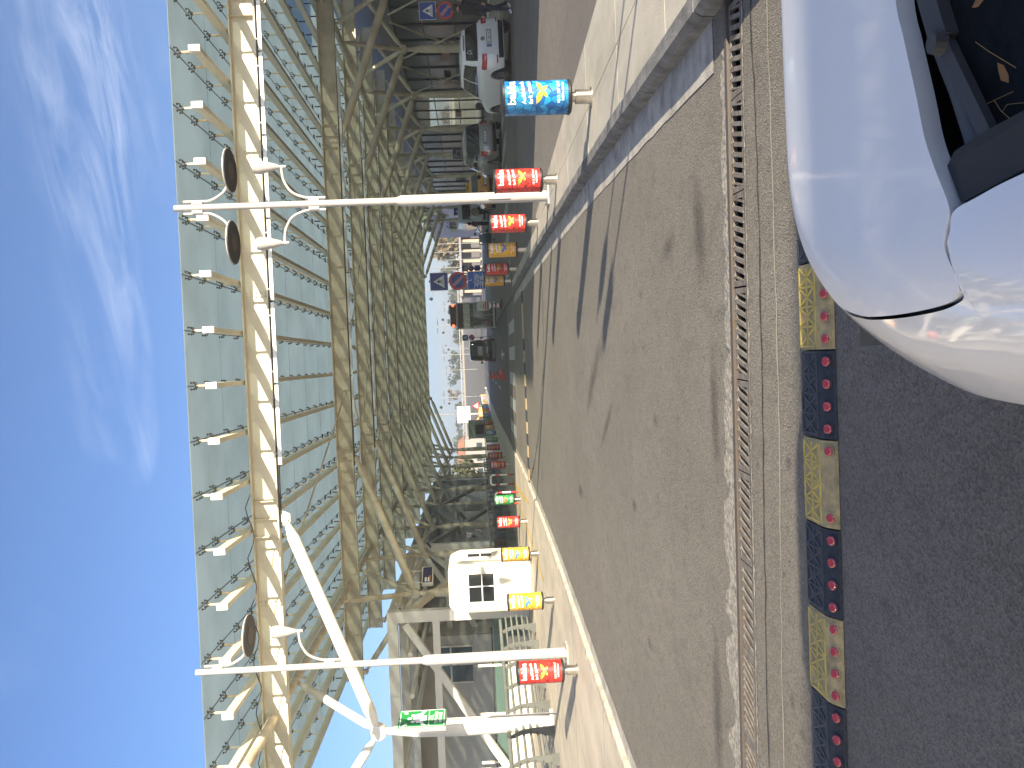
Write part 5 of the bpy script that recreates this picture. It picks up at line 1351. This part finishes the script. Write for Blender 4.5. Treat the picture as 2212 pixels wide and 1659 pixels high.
WSG = glass_dark('windscreen glass', (.006, .007, .008), .08); WSG.node_tree.nodes['Principled BSDF'].inputs['Specular IOR Level'].default_value = .25
ws = MB().grid(screen, 24, 10).build('windscreen', WSG, mc, True)
def wiper(pts, ln_):
    t_ = MB(); P3 = [Vector(p) - MO for p in pts]
    t_.bar(P3[0], P3[1], .04, .018).bar(P3[1], P3[2], .024, .012)
    t_.rod(P3[1] + Vector((0, 0, .004)), P3[1] + Vector((0, 0, .02)), [(0, .018), (1, .014)], 12)
    o = t_.build('wiper_arm', mat('wiper grey', (.055, .055, .06), .5, spec=.3), mc)
    return o
wiper([(.56, 1.245, .992), (.405, 1.185, .988), (.245, 1.095, .978)], 1); wiper([(1.3, 1.24, .992), (1.1, 1.17, .99), (.85, 1.10, 1.0)], 1)
lf = mat('dry leaf', (.26, .13, .045), .8)
for x, y_, z, a in ((.33, 1.08, .972, .4), (.42, 1.075, 1.0, 1.9), (.26, 1.07, .965, 2.6)):
    l_ = MB(); l_.add([(-.022, 0, 0), (-.008, .009, .004), (.012, .008, .002), (.024, 0, .005), (.01, -.009, .004), (-.01, -.007, .001)], [(0, 1, 2, 3, 4, 5)])
    o = l_.build('dry_leaf', lf); tag(o, 'brown dry leaf lying at the windscreen base of the white car', 'leaf', 'dry leaves on the white car'); o.location = (x, y_, z); o.rotation_euler = (.1, -.1, a); o.scale = (.7, .7, .7)
ndl = MB()
for p, q in (((.40, 1.17, .955), (.33, 1.06, .97)), ((.30, 1.2, .95), (.31, 1.09, .955)), ((.31, 1.13, .955), (.26, 1.07, .96)), ((.29, 1.11, .958), (.285, 1.05, .965))): ndl.tube([p, tuple((a + b) / 2 + c for a, b, c in zip(p, q, (.004, 0, .008))), q], .0005, 4)
o = stuff(ndl.build('pine_needles', mat('straw', (.42, .26, .09), .8))); tag(o, 'straw coloured pine needles on the dark windscreen base', 'pine needles')
# rest of the body, out of the picture: doors, roof, tail
rb_ = MB()
def flank(u, v):
    y_ = .95 - 2.75 * u; z = .24 + (1.0 - .24) * v; bul = .03 * math.sin(math.pi * v) - .05 * (1 - v) ** 3 - .10 * max(0, v - .85) / .15
    return Vector((-.115 - bul + .12 * u ** 6, y_, z))
for mir in (False, True): rb_.grid(lambda u, v: (flank(u, v) if not mir else Vector((1.76 - flank(u, v).x, *flank(u, v)[1:]))) - MO, 24, 12, mir)
rb_.grid(lambda u, v: Vector((.005 + 1.75 * u, -1.8 - .06 * math.sin(math.pi * u), .24 + .8 * v)) - MO, 10, 8)
rb_.build('side_body', PWC, mc, 50)
cab = MB()
def roofp(u, v):
    y_ = .36 - 1.85 * v; w_ = .60 - .03 * v; return Vector((.88 - w_ + 2 * w_ * u, y_, 1.40 + .06 * math.sin(math.pi * u) + .03 * math.sin(math.pi * min(1, v * 1.2)) - .06 * v ** 3)) - MO
cab.grid(roofp, 16, 12); cab.build('roof', PWC, mc, True)
for mir in (0, 1):
    wmb = MB()
    def sw(u, v):
        a = Vector((.03, .75 - 2.35 * u, .985)); b = Vector((.28, .34 - 1.80 * u, 1.40)); p = a.lerp(b, v); p.x -= .02 * math.sin(math.pi * v)
        return (p if not mir else Vector((1.76 - p.x, p.y, p.z))) - MO
    wmb.grid(sw, 12, 6); wmb.build('side_window', CARGLASS, mc, True)
MB().grid(lambda u, v: Vector((.30 + 1.16 * u, -1.49 - .25 * (1 - v), 1.0 + .36 * v)) - MO, 10, 6).build('rear_window', CARGLASS, mc, True)
for x in (-.06, 1.82):
    for y_ in (1.55, -1.1):
        wh = MB().rod((x - .02, y_, .3), (x + (.18 if x < 1 else -.18), y_, .3), [(0, .2), (0, .28), (.15, .3), (.9, .3), (1, .28)], 28); wh.v = [tuple(Vector(p) - MO) for p in wh.v]; wh.build('wheel', RUBBER, mc, 40)

# ================================================================== people
def person(label, loc, rz, J, cols, rad=1.0, hair=(.02, .015, .012), extra=None):
    """J: joint positions; one skinned body, coloured by region, with hair and shoes as children"""
    t = thing('person', label, 'person', loc, rz)
    names = list(J); idx = {n: i for i, n in enumerate(names)}
    bones = [('pelvis', 'waist', .125, .115), ('waist', 'chest', .115, .145), ('chest', 'neck', .145, .058), ('neck', 'head', .055, .05), ('head', 'crown', .088, .07)]
    for s in 'lr': bones += [('chest', 'sh_' + s, .12, .075), ('sh_' + s, 'el_' + s, .062, .045), ('el_' + s, 'wr_' + s, .043, .03), ('wr_' + s, 'ha_' + s, .032, .03), ('pelvis', 'hip_' + s, .12, .095), ('hip_' + s, 'kn_' + s, .09, .06), ('kn_' + s, 'an_' + s, .055, .038), ('an_' + s, 'toe_' + s, .042, .03)]
    rads = {}
    for a, b, r0, r1 in bones: rads[a] = max(rads.get(a, 0), r0); rads[b] = max(rads.get(b, 0), r1)
    me = bpy.data.meshes.new('body'); me.from_pydata([J[n] for n in names], [(idx[a], idx[b]) for a, b, *_ in bones], [])
    o = bpy.data.objects.new('body', me); COL.objects.link(o)
    sk = o.modifiers.new('s', 'SKIN'); 
    for n in names:
        r_ = rads[n] * rad; me.skin_vertices[0].data[idx[n]].radius = (r_, r_ * (.8 if n in ('chest', 'waist', 'pelvis') else 1))
    me.skin_vertices[0].data[idx['pelvis']].use_root = True
    sb = o.modifiers.new('u', 'SUBSURF'); sb.levels = sb.render_levels = 2
    dg = bpy.context.evaluated_depsgraph_get(); dg.update(); m2 = bpy.data.meshes.new_from_object(o.evaluated_get(dg)); bpy.data.objects.remove(o)
    jac, tro, skin, shoe = cols; m2.materials.clear()
    for q in (jac, tro, skin, shoe): m2.materials.append(q)
    reg = {}
    for a, b, *_ in bones:
        k = 0
        if a == 'neck' or a == 'head' or a.startswith('wr_'): k = 2
        elif a.startswith('hip') or a.startswith('kn') or b.startswith('hip'): k = 1
        elif a.startswith('an_'): k = 3
        reg[(a, b)] = k
    V = {n: Vector(p) for n, p in J.items()}
    for f in m2.polygons:
        c = f.center; best, kk = 9, 0
        for (a, b), k in reg.items():
            d = V[b] - V[a]; tt = max(0, min(1, (c - V[a]).dot(d) / max(1e-9, d.dot(d)))); q = (V[a] + d * tt - c).length - rads[a] * .4
            if q < best: best, kk = q, k
        f.material_index = kk; f.use_smooth = True
    link('body', m2, t)
    h = V['head'].lerp(V['crown'], .62); fd = Vector(J.get('_f', (0, -1, 0))) if False else Vector((0, -1, 0))
    hb = MB().rod(h + Vector((0, .02, -.10)), h + Vector((0, .025, .125)), [(0, .055), (.2, .085), (.5, .105), (.8, .088), (.95, .05), (1, .01)], 16)
    hb.build('hair', mat('hair%.3f' % hair[0], hair, .8), t, True)
    fc = MB(); c0 = h + Vector((0, -.085, -.05)); fc.rod(c0 + Vector((0, .03, .03)), c0 + Vector((0, -.025, -.025)), [(0, .012), (1, .016)], 8); fc.build('nose', skin, t, True)
    ey = MB()
    for sx in (-.03, .03): ey.rod(c0 + Vector((sx, .03, .03)), c0 + Vector((sx, .0, .03)), [(0, .012), (1, .008)], 8)
    ey.build('eyes', BLACKP, t, True)
    fg = MB()
    for s in 'lr':
        a = V['ha_' + s]; d = (V['ha_' + s] - V['wr_' + s]).normalized(); sd_ = d.cross(Vector((0, 1, 0))).normalized()
        for q in range(4): b0 = a + sd_ * (.018 * (q - 1.5)); fg.tube([b0, b0 + d * .035, b0 + d * (.065 - .006 * abs(q - 1.3)) + Vector((0, -.012, 0))], .0085, 6)
        b0 = a - d * .03 + sd_ * .03; fg.tube([b0, b0 + sd_ * .018 + d * .02, b0 + sd_ * .02 + d * .045], .0095, 6)
    fg.build('fingers', skin, t, True)
    if extra: extra(t)
    return t
SKIN = mat('skin', (.42, .24, .16), .6)
def standing(h=1.75, stride=.0, armf=0., lean=0.):
    k = h / 1.75; J = {'pelvis': (0, 0, .95), 'waist': (0, -.01 - lean * .3, 1.12), 'chest': (0, -lean, 1.36), 'neck': (0, -lean * 1.2, 1.5), 'head': (0, -lean * 1.3 - .01, 1.58), 'crown': (0, -lean * 1.3 - .01, 1.69)}
    for s, sx in (('l', -1), ('r', 1)):
        st_ = stride * sx
        J.update({'sh_' + s: (sx * .19, -lean, 1.42), 'el_' + s: (sx * .25, -lean + .05 - armf * .1, 1.14), 'wr_' + s: (sx * .24, -lean - .10 - armf * .25, .92 + armf * .1), 'ha_' + s: (sx * .235, -lean - .13 - armf * .3, .85 + armf * .1),
                  'hip_' + s: (sx * .10, 0, .90), 'kn_' + s: (sx * .11, -.03 - st_ * .5, .50), 'an_' + s: (sx * .11, st_ * -.9 + .04, .09 + .03 * (sx * stride < 0)), 'toe_' + s: (sx * .12, st_ * -.9 - .13, .045)})
    return {n: tuple(c * k for c in p) for n, p in J.items()}
JK = mat('black jacket', (.012, .012, .014), .8); JE = mat('dark jeans', (.012, .016, .035), .8); WS = mat('white trainers', (.6, .6, .6), .6)
person('man in black jacket, dark jeans and white trainers walking beside the white hatchback', (10.62, 26.9, .11), R(-62), standing(1.80, .30), (JK, JE, SKIN, WS), 1.12)
person('person in a maroon top and black trousers reaching to a luggage trolley', (8.75, 56.5, .11), R(-70), standing(1.70, .05, 1.0), (mat('maroon top', (.06, .012, .018), .8), JK, SKIN, BLACKP))
person('person in a beige coat and dark trousers standing by the white van', (10.1, 60, .11), R(160), standing(1.68, .1), (mat('beige coat', (.28, .22, .15), .8), JE, SKIN, BLACKP), 1.1)
person('person in dark clothes standing inside the glass shelter', (2.85, 63.4, .30), R(20), standing(1.66, .0), (JK, JK, SKIN, BLACKP), 1.1)
lt = thing('luggage_trolley', 'luggage trolley loaded with blue and grey bags on the service road', 'trolley', (7.85, 56.8, .11), R(10))
MB().bar((-.25, .4, .2), (-.25, -.4, .2), .04, .04).bar((.25, .4, .2), (.25, -.4, .2), .04, .04).bar((-.25, .4, .2), (-.25, .5, 1.0), .04, .04).bar((.25, .4, .2), (.25, .5, 1.0), .04, .04).bar((-.25, .5, 1.0), (.25, .5, 1.0), .04, .04).build('frame', STEEL, lt)
for x, y_ in ((-.25, -.35), (.25, -.35), (0, .4)): MB().rod((x - .02, y_, .08), (x + .02, y_, .08), [(0, .08), (1, .08)], 12).build('wheel', RUBBER, lt)
for z, s, c, nm in ((.40, (.5, .7, .34), (.04, .05, .07), 'grey suitcase lowest on the luggage trolley'), (.70, (.46, .6, .24), (.12, .2, .34), 'blue bag in the middle of the luggage trolley'), (.93, (.4, .45, .2), (.3, .33, .38), 'pale bag on top of the luggage trolley')):
    o = MB().cbox((0, 0, 0), s, .05).build('suitcase', mat('bag%.2f' % z, c, .7)); tag(o, nm, 'suitcase'); o.location = (7.85, 56.8, .11 + z); o.rotation_euler = (0, 0, .2)
# ================================================================== far background
def tree(loc, h, wd, label, cols, group, n=420, trunk=.3):
    t = thing('tree', label, 'tree', loc, rnd.uniform(0, 6), group)
    mb = MB().rod((0, 0, -.3), (0, 0, h * .55), [(0, wd * .06), (.5, wd * .04), (1, wd * .02)], 8)
    for q in range(5):
        a = rnd.uniform(0, 6.3); mb.rod((0, 0, h * (.25 + .06 * q)), (math.cos(a) * wd * .3, math.sin(a) * wd * .3, h * (.5 + .08 * q)), [(0, wd * .025), (1, wd * .008)], 6)
    mb.build('trunk', BARKM, t)
    cl = []
    for q in range(9):
        a = rnd.uniform(0, 6.3); r_ = rnd.uniform(.1, .42) * wd; cl.append((math.cos(a) * r_, math.sin(a) * r_, h * rnd.uniform(trunk + .12, .92), wd * rnd.uniform(.12, .26)))
    mb = MB()
    for i in range(n):
        cx_, cy_, cz_, cr = rnd.choice(cl); d = Vector((rnd.gauss(0, 1), rnd.gauss(0, 1), rnd.gauss(0, .8))).normalized() * cr * rnd.uniform(.35, 1.1)
        p = Vector((cx_, cy_, cz_)) + d; s = wd * rnd.uniform(.05, .10); a = Vector((rnd.gauss(0, 1), rnd.gauss(0, 1), rnd.gauss(0, 1))).normalized(); b = a.orthogonal().normalized(); c = a.cross(b)
        mb.add([p - b * s, p + c * s * .6, p + b * s, p - c * s * .6], [(0, 1, 2, 3)])
    mb.build('crown', cols, t, fix=False)
    return t
LEAF = [mat('olive leaves', (.075, .085, .04), .8, var=.5, vs=.8), mat('dull green leaves', (.05, .075, .035), .8, var=.5, vs=.8), mat('autumn brown leaves', (.16, .11, .05), .8, var=.5, vs=.8)]
LB = ['olive grey tree in the row above the far embankment', 'dull green tree in the row above the far embankment', 'brown autumn tree in the row above the far embankment']
for i in range(34):
    x = -78 + 5.4 * i + rnd.uniform(-1.5, 1.5); y_ = 352 + rnd.uniform(-6, 14); k = rnd.choice((0, 0, 1, 1, 2))
    tree((x, y_, 5.7), rnd.uniform(4.2, 8.2), rnd.uniform(5, 8.5), LB[k], LEAF[k], 'trees above the far embankment', 320)
for (x, y_, h, wd, k, lab) in ((22, 130, 9, 6, 1, 'dull green tree at the corner of the grey hall'), (26, 210, 9.5, 8, 2, 'brown tree behind the row of flagpoles'), (31, 222, 10, 9, 0, 'olive tree behind the row of flagpoles'), (-16.5, 88, 7.2, 4.5, 1, 'small green tree standing behind the walkway frame'), (-15, 118, 6, 5, 0, 'olive tree beside the white advertising box')):
    tree((x, y_, G(x, y_) - .1), h, wd, lab, LEAF[k], None, 700)
# long retaining wall and guard rail on top of the ramp
wl = thing('retaining_wall', 'long pale retaining wall with a guard rail at the top of the far ramp', 'wall', (0, 338, 5.6))
MB().box((0, 0, .5), (240, .5, 1.4)).build('wall', mat('far wall', (.30, .26, .20), .9), wl)
for i in range(60): MB().box((-118 + 4 * i, -.1, 1.6), (.16, .16, .9)).build('rail_post', GREYST, wl)
MB().box((0, -.1, 1.95), (240, .12, .22)).build('guard_rail', mat('galvanised rail', (.45, .44, .42), .5), wl)
# low viaduct building line on the right with a colonnade
vd = thing('colonnade', 'long low building with pale columns beyond the service road', 'building', (22, 180, 0))
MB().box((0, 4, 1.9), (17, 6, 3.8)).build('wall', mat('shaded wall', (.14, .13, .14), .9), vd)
MB().box((0, 0, 3.9), (18, 9, .4)).build('roof', mat('colonnade roof', (.24, .24, .27), .8), vd)
for i in range(9): MB().box((-8 + 2 * i, -3.2, 1.85), (.5, .5, 3.7)).build('column', mat('colonnade column', (.5, .38, .26), .8), vd)
# hills
for nm, cx_, cy_, wd, h, c in (('hills', 190, 800, 330, 34, (.13, .14, .17)), ('hills', 420, 850, 300, 37, (.14, .15, .18)), ('hills', -330, 860, 400, 18, (.14, .14, .15))):
    mb = MB(); mb.grid(lambda u, v: (cx_ - wd + 2 * wd * u, cy_ + 120 * v, 4 + h * math.sin(math.pi * u) ** 1.5 * math.sin(math.pi * min(1, v) / 2) * (.85 + .15 * math.sin(u * 23) * math.sin(u * 9 + 1))), 60, 6)
    struct(mb.build(nm, mat('hill%d' % cx_, c, .95, var=.3, vs=.01), smooth=True))
# flagpoles
for i in range(6):
    t = thing('flagpole', 'bare metal flagpole in the row before the colonnade', 'flagpole', (20.0 - .95 * i, 140 + 3 * i, 0), group='bare flagpoles')
    MB().rod((0, 0, 0), (0, 0, 9.3), [(0, .08), (1, .045)], 8).build('pole', GREYST, t)
    MB().lathe([(.02, 0), (.07, .05), (.02, .12)], (0, 0, 9.3), 8).build('finial', GREYST, t); MB().box((0, 0, .1), (.4, .4, .2)).build('footing', CONC, t)
mt = thing('lattice_mast', 'slim grey lattice mast beside the flagpoles', 'mast', (20.9, 138, 0))
for sx, sy in ((-.2, -.2), (.2, -.2), (0, .2)): MB().cyl((sx, sy, 0), (sx, sy, 9.6), .035, .03, 6).build('leg', GREYST, mt)
lz = MB()
for i in range(16): lz.bar((-.2, -.2, .6 * i), (.2, -.2, .6 * i + .6), .03, .03).bar((.2, -.2, .6 * i), (0, .2, .6 * i + .6), .03, .03)
lz.build('lacing', GREYST, mt)
# distant double-arm street lamps
for i, (x, y_) in enumerate(((9.2, 112), (6.2, 150), (1.5, 175), (-6.5, 165), (-7.5, 128), (12, 190), (-2, 230), (4, 262))):
    gz = G(x, y_)
    t = thing('street_lamp', 'thin street lamp with curved arms in the distance beyond the crossing', 'street lamp', (x, y_, gz), group='distant street lamps')
    MB().rod((0, 0, 0), (0, 0, 8.2), [(0, .09), (1, .05)], 8).build('pole', GREYST, t)
    for s in (-1, 1):
        MB().tube(catmull([(0, 0, 6.2), (s * .3, 0, 6.7), (s * .8, 0, 6.9), (s * 1.1, 0, 6.85)], 10), .045, 6).build('arm', GREYST, t)
        MB().lathe([(.03, 0), (.2, .1), (.22, .3), (.05, .45)], (s * 1.1, 0, 6.75), 10).build('lamp_head', DARKST, t)
        MB().lathe([(.5, 0), (.5, .03), (.05, .08)], (s * .75, 0, 7.9), 14).build('reflector_disc', DARKST, t)
        MB().bar((0, 0, 7.8), (s * .75, 0, 7.92), .05, .05).build('arm', GREYST, t)
# things beyond the left row
bt = thing('guard_booth', 'pale green guard booth with one dark window behind the far bollards', 'booth', (-7.3, 95, .06))
MB().cbox((0, .8, 1.3), (1.9, 1.6, 2.6), .05).build('body', mat('booth green', (.34, .38, .31), .6), bt)
f_ = MB().box((0, -.02, 1.5), (1.25, .05, 1.15)).build('window_frame', mat('booth frame', (.24, .27, .22), .6), bt); MB().box((0, -.05, 1.5), (1.0, .03, .9)).build('window_pane', CARGLASS, f_)
MB().cbox((0, .8, 2.66), (2.1, 1.8, .12), .03).build('roof', mat('booth green', (.34, .38, .31), .6), bt)
ab = thing('advertising_box', 'white sunlit advertising box on a post above the far bollards', 'billboard', (-7.6, 128, .06))
MB().cbox((0, 0, 3.7), (2.4, .5, 1.9), .04).build('box', SIGNW, ab); MB().cyl((0, 0, 0), (0, 0, 2.8), .12, None, 10).build('post', LAMPGREY, ab)
ws_ = thing('warning_sign', 'triangular red edged warning sign on a short post at the far island', 'traffic sign', (-6.1, 122, .06))
MB().cyl((0, .04, 0), (0, .04, 1.7), .03, None, 8).build('post', LAMPGREY, ws_)
pl = MB().prism([(-.55, 0), (.55, 0), (0, .95)], (0, .02, 0), (0, 0, 1.5)).build('triangle', SIGNR, ws_); MB().prism([(-.36, .11), (.36, .11), (0, .74)], (0, .01, 0), (0, -.012, 1.5)).build('white_field', SIGNW, pl)
oc = thing('road_digger', 'small orange excavator parked on the far island', 'excavator', (-8.6, 150, .06), R(20))
OR = mat('digger orange', (.6, .28, .05), .5)
MB().cbox((0, 0, .3), (1.9, .5, .6), .1).cbox((0, 1.1, .3), (1.9, .5, .6), .1).build('tracks', RUBBER, oc); MB().cbox((0, .55, 1.1), (1.7, 1.5, .9), .08).build('body', OR, oc)
MB().cbox((.2, .4, 2.0), (.9, .9, 1.1), .06).build('cab', CARGLASS, oc); MB().bar((-.6, .5, 1.3), (-2.2, .5, 2.7), .25, .25).bar((-2.2, .5, 2.7), (-3.1, .5, 1.3), .2, .2).build('boom', OR, oc); MB().cbox((-3.1, .5, 1.0), (.5, .6, .5), .05).build('bucket', DARKST, oc)
# houses on the left horizon seen through the frame
for i, (x, y_, wd, dp, h, c, lab) in enumerate(((-34, 175, 16, 10, 7, (.36, .28, .22), 'pinkish low house seen through the walkway frame'), (-52, 190, 14, 12, 9, (.40, .36, .30), 'cream block of flats seen through the walkway frame'), (-24, 205, 12, 9, 5, (.33, .30, .27), 'grey house behind the far bollards'))):
    t = thing('house', lab, 'house', (x, y_, G(x, y_) - .3)); MB().box((0, dp / 2, h / 2), (wd, dp, h)).build('wall', mat('house%d' % i, c, .9), t)
    MB().prism([(-wd / 2 - .3, h), (wd / 2 + .3, h), (wd / 2 - 1, h + 1.6), (-wd / 2 + 1, h + 1.6)], (0, dp + .6, 0), (0, -.3, 0)).build('roof', mat('tile%d' % i, (.28, .13, .08), .9), t)
    for q in range(int(wd / 3)):
        for zz in range(int(h / 3)):
            o = MB().box((-wd / 2 + 1.6 + 3 * q, -.03, 1.6 + 2.8 * zz), (1.2, .08, 1.3)).build('window', BLDGLASS, t)
# thin haze over everything
hz = MB().box((0, 480, 20), (2360, 1340, 46)).build('haze', None); stuff(hz)
hm = bpy.data.materials.new('haze'); hm.use_nodes = True; hm.node_tree.nodes.clear()
pv = hm.node_tree.nodes.new('ShaderNodeVolumePrincipled'); pv.inputs['Color'].default_value = (.97, .98, 1, 1); pv.inputs['Density'].default_value = .0012; pv.inputs['Anisotropy'].default_value = .2
ho = hm.node_tree.nodes.new('ShaderNodeOutputMaterial'); hm.node_tree.links.new(pv.outputs[0], ho.inputs['Volume']); hz.data.materials.append(hm)
